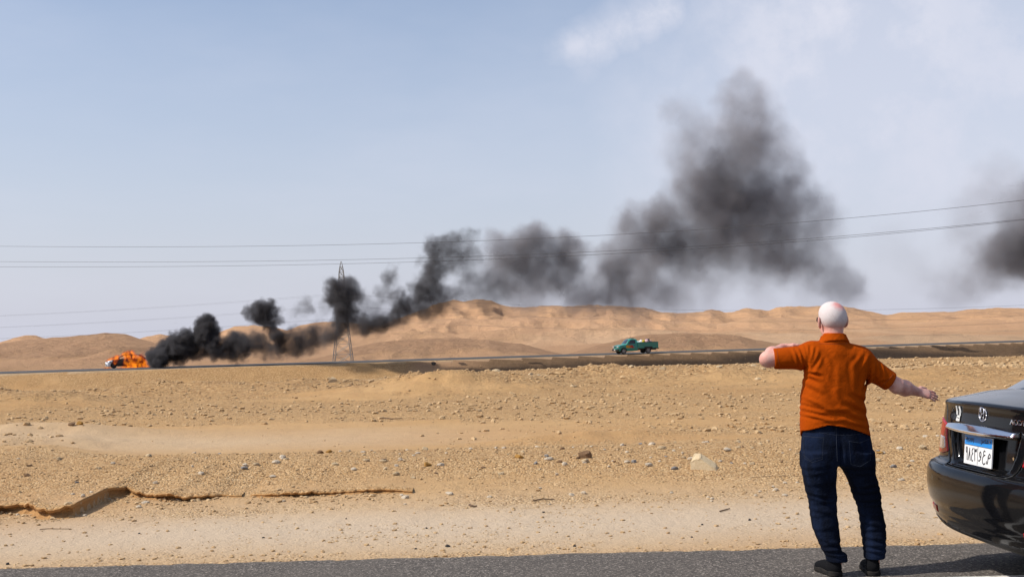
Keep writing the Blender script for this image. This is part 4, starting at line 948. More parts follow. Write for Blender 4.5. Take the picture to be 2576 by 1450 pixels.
# ================================================================== cars
def newton(V_, fn, it=3, e=.002):
    for _ in range(it):
        f0 = fn(*V_.T); g = np.stack([(fn(*(V_ + d).T) - fn(*(V_ - d).T)) / (2 * e) for d in np.eye(3) * e], 1)
        st = f0[:, None] * g / np.maximum((g * g).sum(1, keepdims=True), .2); V_ = V_ - np.clip(st, -.02, .02)
    return V_
def implicit(name, fn, lo, hi, h, mt, parent, it=2, smooth=True):
    n = [int((b - a) / h) + 2 for a, b in zip(lo, hi)]
    g = np.meshgrid(*[lo[i] + np.arange(n[i]) * h for i in range(3)], indexing='ij', sparse=True)
    F = (fn(*g) + np.zeros(n)).astype(np.float32)
    v, q = surfnet(F, lo, h)
    if len(v) == 0: return None
    if it: v = newton(v, fn, it)
    return mobj(name, v, q, mt, parent, smooth)
def lerp_pts(pts): return lambda t: sinterp(t, pts)
class CarShape:
    def __init__(s, top, bot, rear, front, wz, wx, arches, roof, gw, gx, rcrown=.14, fcrown=.35, arch_r=.335, kside=.10):
        s.top, s.bot, s.rear, s.front, s.wz, s.wx, s.roof, s.gw = map(lerp_pts, (top, bot, rear, front, wz, wx, roof, gw))
        s.arches, s.gx, s.rc, s.fc, s.ar, s.ks = arches, gx, rcrown, fcrown, arch_r, kside
        s.extra = None
    def body(s, x, y, z, arches=True):
        ay = np.abs(y)
        f1 = (z - s.top(x) + .035 * (ay / .8) ** 2) * .95
        f2 = s.bot(x) - z
        f3 = (s.rear(z) + s.rc * (ay / .85) ** 3.0 - x) * .9
        f4 = (x - s.front(z) + s.fc * (ay / .85) ** 2.6) * .85
        f5 = ay - s.wz(z) * s.wx(x)
        d = smax(smax(f3, f4, .05), f5, s.ks); d = smax(d, f1, .035); d = smax(d, f2, .04)
        if s.extra is not None: d = d + s.extra(x, y, z)
        if arches:
            for ax_ in s.arches:
                d = smax(d, -np.maximum(np.sqrt((x - ax_) ** 2 + (z - .30) ** 2) - s.ar, .52 - ay), .012)
        return d
    def green(s, x, y, z):
        ay = np.abs(y)
        return smax(smax((z - s.roof(x) + .05 * (ay / .6) ** 2) * .85, ay - s.gw(z), .06), .88 - z, .01)
def poly_region(pts):
    """signed distance in 2-D to a closed polygon (negative inside), as a function of two coordinates"""
    pts = np.array(pts, float)
    def fn(a, b):
        a, b = np.broadcast_arrays(a, b); d = np.full(a.shape, 1e9); ins = np.zeros(a.shape, bool); n = len(pts)
        for i in range(n):
            p, q = pts[i], pts[(i + 1) % n]; e = q - p
            t = np.clip(((a - p[0]) * e[0] + (b - p[1]) * e[1]) / (e @ e), 0, 1)
            d = np.minimum(d, np.hypot(a - p[0] - t * e[0], b - p[1] - t * e[1]))
            c = ((p[1] <= b) & (q[1] > b)) | ((q[1] <= b) & (p[1] > b))
            xi = p[0] + (b - p[1]) / (e[1] if abs(e[1]) > 1e-9 else 1e-9) * e[0]; ins ^= c & (a < xi)
        return np.where(ins, -d, d)
    return fn
M_TYRE = material('tyre_rubber', (.014, .014, .014), .85, vary=(14, (.04, .034, .028), .7))
M_RIM = material('alloy', (.42, .42, .43), .35, .9)
M_GLASS_D = material('tinted_glass', (.012, .014, .016), .04, spec=.6, coat=.6)
M_TRIM = material('black_trim', (.008, .008, .008), .5)
M_CHROME = material('chrome', (.78, .78, .80), .12, 1.0)
M_WHITE = material('white_plastic', (.72, .72, .70), .4)
def wheel(parent, x, y, r_, w, side, spokes=5, rim=None, tyre=None):
    """axis along y; side = outward sign"""
    e = MB().lathe([(r_ * .62, -w / 2 * .95), (r_ * .90, -w / 2), (r_, -w / 2 * .72), (r_, w / 2 * .72), (r_ * .90, w / 2), (r_ * .62, w / 2 * .95)], (x, y, r_), 'y', 32).build('wheel', tyre or M_TYRE, parent, smooth=True)
    m_ = MB(); yo = y + side * w * .38
    m_.lathe([(r_ * .66, -.02), (r_ * .66, .012 + .02), (r_ * .60, .03), (r_ * .58, .0)], (x, yo, r_), 'y', 28)
    for k in range(spokes):
        a = 2 * math.pi * k / spokes + .3; c, s_ = math.cos(a), math.sin(a)
        m_.tube([(x + c * .03, yo + side * .03, r_ + s_ * .03), (x + c * r_ * .60, yo + side * .02, r_ + s_ * r_ * .60)], [.035, .028], 6)
    m_.lathe([(.05, -.02), (.05, .035)], (x, yo, r_), 'y', 16); m_.build('rim', rim or M_RIM, e, smooth=False)
    return e
def text_mesh(name, txt, size, mt, parent, place, extrude=.001, sx=1.0, bold=0.0, align='CENTER', fit=None):
    """place(u, v) -> local point; the text lies in the u,v plane"""
    cu = bpy.data.curves.new(name, 'FONT'); cu.body = txt; cu.size = size; cu.align_x = align; cu.align_y = 'CENTER'; cu.resolution_u = 5; cu.offset = bold
    tmp = bpy.data.objects.new(name, cu); COL.objects.link(tmp); dg = bpy.context.evaluated_depsgraph_get()
    me0 = tmp.evaluated_get(dg).to_mesh(); v = [(p.co.x * sx, p.co.y) for p in me0.vertices]; f = [list(p.vertices) for p in me0.polygons]
    tmp.evaluated_get(dg).to_mesh_clear(); bpy.data.objects.remove(tmp); bpy.data.curves.remove(cu)
    if not v: return None
    if fit:                                     # squeeze the glyph outline into a box (u0, u1, v0, v1)
        a_ = np.array(v); lo_, hi_ = a_.min(0), a_.max(0); a_ = (a_ - lo_) / np.maximum(hi_ - lo_, 1e-6)
        v = [(fit[0] + p[0] * (fit[1] - fit[0]), fit[2] + p[1] * (fit[3] - fit[2])) for p in a_]
    n = len(v); V_ = [place(a, b, 0.0) for a, b in v] + [place(a, b, extrude) for a, b in v]
    F_ = [[i + n for i in q] for q in f]
    ed = {}
    for q in f:
        for i in range(len(q)):
            k = (q[i], q[(i + 1) % len(q)]); ed[k] = ed.get(k, 0) + 1
    for (a, b) in ed:
        if (b, a) not in ed: F_.append([a, b, b + n, a + n])
    return mobj(name, V_, F_, mt, parent, smooth=False)

# ---- the black saloon parked beside the man
def paint_black(N, b, co):
    dust = N.mr(N.noise(co, 3.0, 6, .6), .35, .75, 0, .04)
    c = N.mix(dust, (.0045, .0048, .006), (.09, .075, .055)); link(N, c, b.inputs['Base Color'])
    link(N, N.mr(N.noise(co, 6.0, 5, .6), .3, .7, .05, .12), b.inputs['Roughness'])
M_BLACKCAR = material('black_paint', rough=.12, spec=.22, coat=0.0, build=paint_black)
CAR_YAW = math.radians(4.2); CAR_K = 1.05; CAR_X, CAR_Y = 2.752, 7.40
SED = CarShape(
    top=[(-.1, 1.035), (.10, 1.043), (.16, 1.055), (.36, 1.085), (.58, 1.115), (.95, 1.0), (1.6, .97), (3.0, .97), (3.25, .96), (3.8, .88), (4.2, .76), (4.5, .66)],
    bot=[(-.1, .26), (.1, .235), (.4, .20), (1.0, .18), (3.6, .18), (4.1, .19), (4.5, .24)],
    rear=[(.10, .30), (.20, .155), (.26, .085), (.34, .040), (.38, .034), (.43, .012), (.52, .0), (.60, .006), (.640, .026), (.655, .050), (.672, .088), (.70, .098), (.80, .110), (.92, .128), (1.0, .138), (1.03, .126), (1.06, .112), (1.2, .12)],
    front=[(.1, 4.15), (.3, 4.33), (.5, 4.37), (.65, 4.34), (.80, 4.22), (1.0, 4.0)],
    wz=[(.15, .80), (.30, .835), (.50, .853), (.66, .855), (.80, .842), (.92, .815), (1.04, .765), (1.3, .70)],
    wx=[(-.1, .955), (.3, .965), (.8, .99), (1.5, 1.0), (3.2, 1.0), (4.0, .98), (4.4, .93)],
    arches=(.92, 3.49), roof=[(.36, 1.03), (.50, 1.095), (.90, 1.29), (1.32, 1.415), (1.75, 1.455), (2.2, 1.458), (2.55, 1.42), (3.0, 1.20), (3.35, .98), (3.6, .86)],
    gw=[(.85, .78), (1.0, .755), (1.2, .665), (1.40, .565), (1.5, .53)], gx=(.6, 3.5))
rec = poly_region([(-.43, .905), (.43, .905), (.40, .78), (.345, .690), (.30, .668), (-.30, .668), (-.345, .690), (-.40, .78)])
lidr = poly_region([(-.60, 1.2), (.60, 1.2), (.585, 1.0), (.555, .90), (.50, .80), (.43, .70), (.38, .655), (-.38, .655), (-.43, .70), (-.50, .80), (-.555, .90), (-.585, 1.0)])
def sed_extra(x, y, z):
    near = sstep(.5, .3, x)
    return near * (.030 * sstep(.006, -.016, rec(y, z)) + .004 * np.exp(-((z - .335) / .010) ** 2) * (x < .3))
SED.extra = sed_extra
c_, s_ = math.cos(CAR_YAW), math.sin(CAR_YAW); PLZ = .772; PLX = .100
car = empty('black_car', (CAR_X, CAR_Y, 0.0), CAR_YAW); car.scale = (CAR_K,) * 3
tag(car, 'black saloon car with blue and white number plate, parked beside the man', 'car')
HV = .010
def sed_cut(x, y, z):
    F0 = SED.body(x, y, z); return np.maximum(F0, -np.maximum(np.maximum(lidr(y, z) - .004, x - .664), -F0 - .05))
implicit('body', lambda x, y, z: smax(sed_cut(x, y, z), x - 1.45, .002), (-.06, -.90, .12), (1.47, .90, 1.12), HV, M_BLACKCAR, car)
implicit('front_body', lambda x, y, z: smax(SED.body(x, y, z), 1.452 - x, .002), (1.43, -.90, .14), (4.42, .90, 1.06), .024, M_BLACKCAR, car)
implicit('cabin', SED.green, (.30, -.82, .86), (3.62, .82, 1.50), .022, M_BLACKCAR, car)
implicit('rear_window', lambda x, y, z: smax(smax(SED.green(x, y, z) - .004, np.maximum(np.maximum(x - 1.26, .55 - x), np.abs(y) - (.64 - .22 * (z - 1.05) / .4)), .004), -(SED.green(x, y, z) + .02), .002), (.48, -.72, 1.0), (1.34, .72, 1.46), .012, M_GLASS_D, car, it=1)
for sd in (-1, 1):
    for a, b_ in ((1.62, 2.28), (2.36, 3.05)):
        implicit('side_window', lambda x, y, z: smax(smax(SED.green(x, y, z) - .004, np.maximum(np.maximum(x - b_ + .5 * np.maximum(0, z - 1.1) * (b_ > 2.5), a + (.45 * (z - 1.0) if a < 2 else 0) * .3 - x), np.maximum(1.02 - z, z - 1.345)), .004), np.maximum(-(SED.green(x, y, z) + .02), .4 - sd * y), .002), (a - .05, min(.4 * sd, .82 * sd), .98), (b_ + .05, max(.4 * sd, .82 * sd), 1.42), .016, M_GLASS_D, car, it=1)
    for xw in (.92, 3.49): wheel(car, xw, sd * .75, .305, .20, sd)
implicit('windscreen', lambda x, y, z: smax(smax(SED.green(x, y, z) - .004, np.maximum(np.maximum(x - 3.28, 2.66 - x), np.abs(y) - (.66 - .26 * (z - 1.05) / .4)), .004), -(SED.green(x, y, z) + .02), .002), (2.6, -.72, .95), (3.36, .72, 1.46), .016, M_GLASS_D, car, it=1)
# boot lid: a hair proud of the body, with a dark shut line round it
def lid(x, y, z): F0 = SED.body(x, y, z, False); return smax(np.maximum(F0, -(F0 + .045)), np.maximum(lidr(y, z) + .001, x - .66), .003)
implicit('boot_lid', lid, (.04, -.64, .62), (.70, .64, 1.12), HV, M_BLACKCAR, car, it=2)
def rear_pt(y, z, lift=.0):
    xs_ = np.linspace(-.08, .75, 500); f = SED.body(xs_, np.full(500, y), np.full(500, z), False); i = int(np.argmax(f < 0)); return (xs_[i] - lift, y, z)
def rear_line(name, yz, r_, mt, lift, n=10, parent=car):
    p = []
    for (a, b_) in zip(yz[:-1], yz[1:]):
        for k in range(n): t = k / n; p.append(rear_pt(a[0] + (b_[0] - a[0]) * t, a[1] + (b_[1] - a[1]) * t, lift))
    p.append(rear_pt(*yz[-1], lift)); return MB().tube(p, r_, 6).build(name, mt, parent, smooth=True)
rear_line('shut_line', [(.592, 1.01), (.555, .90), (.50, .80), (.43, .70), (.38, .655), (.2, .652), (0, .651), (-.2, .652), (-.38, .655), (-.43, .70), (-.50, .80), (-.555, .90), (-.592, 1.01)], .0035, M_TRIM, .0)
rear_line('bumper_seam', [(.80, .645), (.60, .652), (.40, .650)], .003, M_TRIM, .0); rear_line('bumper_seam', [(-.80, .645), (-.60, .652), (-.40, .650)], .003, M_TRIM, .0)
# lights
def lens_mat(name, c, rough=.12): return material(name, c, rough, spec=.6, coat=.8)
M_RED = material('red_lens', (.34, .004, .008), .15, spec=.25); M_CLEAR = lens_mat('clear_lens', (.50, .47, .46), .08); M_AMBER = lens_mat('amber_lens', (.6, .22, .02))
for sd in (-1, 1):
    reg = poly_region([(sd * .545, .895), (sd * .50, .80), (sd * .465, .725), (sd * .60, .700), (sd * .95, .690), (sd * .95, .93), (sd * .75, .925)])
    inn = poly_region([(sd * .545, .81), (sd * .515, .745), (sd * .60, .73), (sd * .69, .728), (sd * .69, .81)])
    lo_, hi_ = (min(.44 * sd, .92 * sd), max(.44 * sd, .92 * sd))
    t = implicit('tail_light', lambda x, y, z: smax(np.maximum(SED.body(x, y, z, False) - .007, -(SED.body(x, y, z, False) + .03)), np.maximum(reg(y, z), x - .42), .006), (.05, lo_, .66), (.46, hi_, .96), .010, M_RED, car, it=2)
    implicit('reversing_lamp', lambda x, y, z: smax(np.maximum(SED.body(x, y, z, False) - .010, -(SED.body(x, y, z, False) + .0)), np.maximum(inn(y, z), x - .34), .004), (.05, lo_, .68), (.36, hi_, .84), .008, M_CLEAR, t, it=1)
    implicit('reflector', lambda x, y, z: smax(np.maximum(SED.body(x, y, z, False) - .005, -(SED.body(x, y, z, False) + .01)), np.maximum(np.maximum(np.abs(z - .36) - .022, np.abs(y - sd * .62) - .07), x - .4), .004), (-.05, sd * .62 - .1, .3), (.4, sd * .62 + .1, .42), .008, M_RED, car, it=1)
# chrome strip above the plate
cs = []
def strip(x, y, z):
    base = .098 - .052 * (1 - (np.abs(y) / .46) ** 2); w = .027 * (1 - .45 * (np.abs(y) / .42) ** 2)
    return smax(np.maximum(np.abs(z - .897 + .004 * (np.abs(y) / .44) ** 2) - w, np.abs(y) - .42), np.maximum(base + .75 * np.maximum(z - .887, 0) - x, x - .145), .006)
implicit('chrome_strip', strip, (.03, -.46, .86), (.16, .46, .94), .006, M_CHROME, car, it=2)
# emblem: slanted letter in an oval ring
def rp(u, v, w): p = rear_pt(0, .985); return (rear_pt(-u, .985 + v)[0] - .002 - w * .5, -u, .985 + v)      # u to the right as seen from behind
eb = MB(); ring = [rp(.046 * math.cos(t), .040 * math.sin(t), .004) for t in np.linspace(0, 2 * math.pi, 33)]
eb.tube(ring, .0042, 6); eb.tube([rp(-.026, -.032, .004), rp(-.018, 0, .006), rp(-.010, .036, .004)], [.0045, .003, .0045], 6); eb.tube([rp(.010, -.036, .004), rp(.018, 0, .006), rp(.026, .032, .004)], [.0045, .003, .0045], 6)
eb.tube([rp(-.020, -.006, .005), rp(0, .004, .006), rp(.020, .010, .005)], .004, 6)
eb.build('emblem', M_CHROME, car, smooth=True)
pc = rear_pt(-.40, .968)
text_mesh('model_badge', 'ACCENT', .040, M_CHROME, car, lambda u, v, w: (rear_pt(-.42 - u, .962 + v)[0] - .003 - w, -.42 - u, .962 + v), .004, 1.25, .0006)
# sticker badge on the other side: two prongs over a lettered block
sb_ = MB()
def bp_(u, v, w=0.0): y_ = .335 - u; return (rear_pt(y_, .965 + v)[0] - .003 - w, y_, .965 + v)
for pts, r_ in (([(-.028, .050), (-.026, .02), (-.016, -.004)], .0055), ([(.024, .050), (.030, .02), (.030, -.008)], .0060)):
    sb_.tube([bp_(*p, .002) for p in pts], r_, 6)
sb_.add([bp_(-.026, -.042, .003), bp_(.026, -.042, .003), bp_(.030, -.006, .003), bp_(-.016, -.006, .003), bp_(-.032, -.036, .003)], [[0, 1, 2, 3, 4]])
sb_.build('sticker', M_WHITE, car)
MB().tube([bp_(-.012, -.020, .005), bp_(.020, -.022, .005)], .0022, 5).build('sticker_print', M_TRIM, car)
text_mesh('small_badge', '1.6', .034, material('dull_chrome', (.25, .25, .25), .4, .8), car, lambda u, v, w: (rear_pt(.455 - u, .985 + v)[0] - .003 - w, .455 - u, .985 + v), .002)
# number plate
M_PLBLUE = material('plate_blue', (.005, .25, .72), .35, spec=.4, vary=(30, (.01, .20, .55), .5)); M_PLWHITE = material('plate_white', (.78, .78, .78), .4); M_INK = material('plate_ink', (.012, .012, .02), .5)
PW, PH = .350, .172
def pp(u, v, w=0.0): return (.098 + .10 * v - w, -u, PLZ + v)
def slab(u0, u1, v0, v1, w0, w1):
    q = [pp(u, v, w) for w in (w0, w1) for u, v in ((u0, v0), (u1, v0), (u1, v1), (u0, v1))]; return q, [[3, 2, 1, 0], [4, 5, 6, 7], [0, 1, 5, 4], [1, 2, 6, 5], [2, 3, 7, 6], [3, 0, 4, 7]]
plate = MB().add(*slab(-PW / 2, PW / 2, -PH / 2, PH / 2, -.004, .003)).build('number_plate', M_PLWHITE, car)
MB().add(*slab(-PW / 2 + .004, PW / 2 - .004, PH / 2 - .058, PH / 2 - .003, .0031, .0045)).build('blue_band', M_PLBLUE, plate)
MB().add(*slab(-.0018, .0018, -PH / 2 + .004, PH / 2 - .06, .0031, .0042)).add(*slab(-PW / 2 + .004, PW / 2 - .004, PH / 2 - .0605, PH / 2 - .058, .0031, .0042)).build('divider', M_INK, plate)
def plate_text(t, u0, u1, v0, v1, bold=.002, lift=0.0):
    fx = lambda q: -PW / 2 + q * PW
    return text_mesh('plate_lettering', t, .1, M_INK, plate, lambda a, b_, w: pp(a, b_, .0036 + lift + w), .0008, bold=bold, fit=(fx(u0), fx(u1), -PH / 2 + v0 * PH, -PH / 2 + v1 * PH))
def arc(cx, cy, rx, ry, a0, a1, n=14): return [(cx + rx * math.cos(math.radians(a0 + (a1 - a0) * i / n)), cy + ry * math.sin(math.radians(a0 + (a1 - a0) * i / n))) for i in range(n + 1)]
GLYPHS = [   # box on the plate (u0, u1, v0, v1) and pen strokes inside it
    (.065, .125, .13, .58, [arc(.42, .78, .34, .20, 0, 360), [(.78, .80), (.80, .45), (.92, .0)]]),
    (.155, .245, .12, .56, [[(.04, .0), (.22, .30), (.42, .70), (.48, 1.0)], [(.48, 1.0), (.62, .55), (.95, .0)]]),
    (.275, .345, .12, .56, [[(.90, 1.0), (.45, .94), (.20, .80), (.28, .66), (.80, .58)], [(.62, .58), (.20, .46), (.06, .26), (.20, .08), (.55, .0), (.95, .08)]]),
    (.378, .465, .14, .57, [[(.02, 1.0), (.10, .76), (.26, .30), (.36, .0)], [(.08, .80), (.24, .74), (.40, .80), (.46, .96)], [(.46, .92), (.56, .76), (.76, .76), (.90, .86), (.98, 1.0)]]),
    (.535, .635, .17, .50, [arc(.60, .70, .28, .26, 0, 360), [(.88, .70), (.84, .38), (.62, .12), (.30, .0), (.02, .06)]]),
    (.670, .790, .09, .55, [[(.80, .94), (.56, 1.0), (.34, .92), (.30, .76), (.46, .66), (.86, .70)], [(.46, .66), (.18, .52), (.06, .30), (.18, .10), (.50, .0), (.96, .12)]]),
    (.815, .955, .12, .48, [[(.42, .62), (.58, .88), (.78, 1.0), (.96, .88), (.94, .66), (.72, .58), (.42, .60)], [(.42, .78), (.43, .50), (.40, .22), (.26, .02), (.10, .06), (.03, .30)]])]
for (u0, u1, v0, v1, strokes) in GLYPHS:
    m_ = MB()
    for st2 in strokes: m_.tube([(-PW / 2 + (u0 + (u1 - u0) * x_) * PW, -PH / 2 + (v0 + (v1 - v0) * y_) * PH, 0.0) for x_, y_ in st2], .0042, 8)
    m_.v = [pp(u_, v_, .0034 + max(w_, -.002) * .2 + .0006) for u_, v_, w_ in m_.v]; m_.build('plate_lettering', M_INK, plate)
plate_text('EGYPT', .08, .36, .74, .90, 0.0, .0014); plate_text('\ufeae\ufebc\ufee3', .60, .86, .72, .92, 0.0, .0014)
sc_ = MB()
for u in (-.15, .15): p = pp(u, PH / 2 - .022, .006); sc_.lathe([(.006, -.004), (.005, .002)], p, 'x', 10)
sc_.build('plate_screw', M_RIM, plate)
MB().lathe([(.009, -.02), (.009, .004)], (rear_pt(-.355, .76)[0], -.355, .76), 'x', 12).build('boot_lock', M_CHROME, car)
# lower valance, exhaust, mirrors, lamps
implicit('rear_valance', lambda x, y, z: smax(np.maximum(SED.body(x, y, z) - .004, -(SED.body(x, y, z) + .02)), np.maximum(np.maximum(z - (.275 + .05 * (np.abs(y) / .8) ** 2), np.abs(y) - .70), x - .40), .006), (-.02, -.74, .16), (.44, .74, .36), .012, material('unpainted_plastic', (.014, .014, .014), .55), car, it=1)
MB().tube([(.16, -.52, .245), (.5, -.52, .245)], .026, 12).build('exhaust', M_RIM, car, smooth=True)
for sd in (-1, 1):
    F_ = Field((2.85, min(sd * .72, sd * 1.0), .90), (3.12, max(sd * .72, sd * 1.0), 1.15), .012); F_.ell((2.98, sd * .88, 1.03), (.05, .10, .065), .02); F_.cone((3.02, sd * .74, .97), (2.99, sd * .84, 1.01), .02, .025, .02); v, q = F_.mesh(); mobj('door_mirror', v, q, M_BLACKCAR, car)
    implicit('headlight', lambda x, y, z: smax(np.maximum(SED.body(x, y, z, False) - .006, -(SED.body(x, y, z, False) + .02)), np.maximum(np.maximum(np.abs(z - .69) - .06, np.abs(y - sd * .62) - .17), 3.7 - x), .01), (3.75, min(sd * .42, sd * .86), .6), (4.4, max(sd * .42, sd * .86), .8), .018, M_CLEAR, car, it=1)
    for xa in (1.60, 2.36, 3.08):
        p = [(xa, sd * (float(SED.wz(np.array(z_))) * 1.0 + .001), z_) for z_ in np.linspace(.30, .96, 10)]; MB().tube(p, .0035, 5).build('door_seam', M_TRIM, car)
    for xa in (1.85, 2.6): MB().tube([(xa, sd * .855, .80), (xa + .05, sd * .872, .805), (xa + .14, sd * .872, .805), (xa + .18, sd * .855, .80)], .010, 6).build('door_handle', M_BLACKCAR, car, smooth=True)
# ================================================================== far vehicles
RD_ANG = math.atan(ROAD_S)
def paint_mat(name, c, rough=.35, dust=(.34, .25, .16), amt=.25):
    def bld(N, b, co):
        z = N.n('ShaderNodeSeparateXYZ', {0: co}).outputs[2]
        f = N.math('MULTIPLY', N.mr(N.noise(co, 2.5, 5, .6), .3, .75), amt)
        link(N, N.mix(f, c, dust), b.inputs['Base Color'])
    return material(name, rough=rough, spec=.5, coat=.3, build=bld)
M_TEAL = paint_mat('teal_paint', (.010, .235, .190), amt=.05); M_DGLASS = M_GLASS_D
# ---- green pickup
tp = G(1598, 889, ROAD_Z); TA = math.pi + RD_ANG + math.radians(3); TL = 4.95
truck = empty('pickup_truck', (tp[0] - math.cos(TA) * TL / 2, tp[1] - math.sin(TA) * TL / 2, ROAD_Z + .035), TA)
tag(truck, 'green single-cab pickup truck loaded with bundles, driving on the far road', 'truck')
TR = CarShape(top=[(2.3, 1.10), (3.7, 1.10), (3.95, 1.08), (4.3, 1.05), (4.7, .98), (4.95, .86)], bot=[(2.3, .34), (4.6, .30), (4.95, .36)], rear=[(.1, 2.52), (1.3, 2.52)],
              front=[(.2, 4.84), (.45, 4.93), (.7, 4.95), (.9, 4.90), (1.1, 4.72)], wz=[(.3, .80), (.6, .835), (.9, .83), (1.12, .79)], wx=[(2.3, 1), (4.3, 1), (4.95, .95)], arches=(4.22,),
              roof=[(2.45, 1.62), (2.62, 1.68), (3.0, 1.70), (3.35, 1.68), (3.5, 1.62), (3.95, 1.10), (4.1, .95)], gw=[(.88, .82), (1.1, .80), (1.4, .73), (1.7, .65)], gx=(2.5, 4), rcrown=.0, fcrown=.16, arch_r=.40, kside=.05)
implicit('cab_body', TR.body, (2.45, -.9, .25), (5.02, .9, 1.2), .035, M_TEAL, truck, it=1)
implicit('cab_roof', lambda x, y, z: smax(TR.green(x, y, z), 2.56 - x, .03), (2.45, -.9, .85), (4.15, .9, 1.76), .035, M_TEAL, truck, it=1)
def tw(name, fn_reg, lo, hi): implicit(name, lambda x, y, z: smax(np.maximum(TR.green(x, y, z) - .008, -(TR.green(x, y, z) + .05)), fn_reg(x, y, z), .005), lo, hi, .025, M_DGLASS, truck, it=1)
wreg = poly_region([(2.78, 1.14), (2.80, 1.58), (3.30, 1.58), (3.68, 1.14)])
for sd in (-1, 1): tw('side_window', lambda x, y, z: np.maximum(wreg(x, z), .35 - sd * y), (2.7, min(.4 * sd, .9 * sd), 1.05), (3.8, max(.4 * sd, .9 * sd), 1.65))
tw('windscreen', lambda x, y, z: np.maximum(np.maximum(1.13 - z, z - 1.60), np.maximum(np.abs(y) - (.66 - .2 * (z - 1.1)), 3.42 - x)), (3.4, -.75, 1.05), (4.1, .75, 1.68))
b = MB(); b.box((0, -.86, .60), (2.46, -.80, 1.26)); b.box((0, .80, .60), (2.46, .86, 1.26)); b.box((0, -.80, .60), (.05, .80, 1.26)); b.box((2.41, -.80, .60), (2.46, .80, 1.26)); b.box((.05, -.80, .60), (2.41, .80, .66)); bed = b.build('load_bed', M_TEAL, truck)
for z_ in (.82, 1.04, 1.24):
    for sd in (-1, 1): MB().box((-.02, sd * .875 - .018, z_), (2.47, sd * .875 + .018, z_ + .035)).build('bed_rib', M_TEAL, bed)
for sd in (-1, 1):
    MB().box((-.03, sd * .875 - .024, 1.26), (2.47, sd * .875 + .024, 1.30)).build('top_rail', M_TRIM, bed)
    MB().box((.72, sd * .80 - .02, .55), (1.72, sd * .80 + .10, .76), .02).build('wheel_arch', M_TRIM, truck)
MB().box((.1, -.45, .38), (2.6, -.30, .56)).box((.1, .30, .38), (2.6, .45, .56)).build('chassis', M_TRIM, truck)
MB().box((-.10, -.80, .50), (.02, .80, .60)).build('rear_bumper', M_TRIM, truck)
MB().box((4.80, -.84, .34), (5.02, .84, .58), .05).build('front_bumper', M_TRIM, truck)
MB().box((4.92, -.36, .72), (4.965, .36, .86), .01).build('grille', M_TRIM, truck); MB().box((5.02, -.16, .42), (5.03, .16, .52)).build('number_plate', M_WHITE, truck)
for sd in (-1, 1):
    MB().box((4.76, sd * .60 - .18, .70), (4.95, sd * .60 + .16, .88), .03).build('headlight', M_CLEAR, truck)
    for xw in (1.22, 4.22): wheel(truck, xw, sd * .72, .335, .22, sd, 6, M_RIM)
    MB().box((3.50, sd * .93 - .10, 1.14), (3.58, sd * .93 + .10, 1.30), .02).build('door_mirror', M_TRIM, truck)
    MB().box((2.82, sd * .845 - .012, .96), (2.98, sd * .845 + .012, 1.0)).build('door_handle', M_TRIM, truck)
    st = [('stripe', (.60, .30, .01), 3.95, 3.60), ('stripe', (.55, .12, .01), 3.62, 3.36), ('stripe', (.42, .012, .012), 3.38, 3.08)]
    for nm, c, xa, xb in st:
        MB().add([(xa, sd * .850, .68), (xb - .16, sd * .850, .66), (xb + .14, sd * .853, 1.02), (xa + .0, sd * .853, .96)], [[0, 1, 2, 3]]).build(nm, material('decal', c, .5), truck)
MB().box((2.7, -.30, 1.70), (3.05, .30, 1.745), .01).build('roof_hatch', M_TRIM, truck)
LOADS = [('sack', (.30, .55, .55), 2.1, -.3, .26, 'pale cyan bundle behind the cab of the green pickup'), ('sack', (.70, .70, .70), 1.92, .30, .24, 'white bundle in the bed of the green pickup'), ('crate', (.62, .48, .01), 1.62, .38, .20, 'yellow tub in the bed of the green pickup'),
         ('sack', (.55, .10, .08), 1.42, .0, .24, 'red bundle in the bed of the green pickup'), ('sack', (.62, .40, .42), 1.22, .35, .26, 'pink bundle heaped in the bed of the green pickup'), ('sack', (.10, .09, .10), .95, .1, .28, 'dark bundle heaped in the bed of the green pickup'), ('sack', (.45, .30, .28), .60, -.1, .24, 'brown bundle near the tailgate of the green pickup')]
ct, st_ = math.cos(TA), math.sin(TA)
for i, (nm, c, lx_, ly_, r_, lab) in enumerate(LOADS):
    v = rock_verts(ICO2, 900 + i, .12, .9, 5 if nm == 'sack' else 12) * r_ * np.array([1.25, 1.2, 1.5])
    o = mobj(nm, v, ICO2[1], material('bundle_cloth', c, .8), smooth=(nm == 'sack'))
    o.location = (truck.location.x + ct * lx_ - st_ * ly_, truck.location.y + st_ * lx_ + ct * ly_, truck.location.z + 1.20 + .05 * (i % 3)); o.rotation_euler = (0, 0, TA); tag(o, lab, 'bundle')

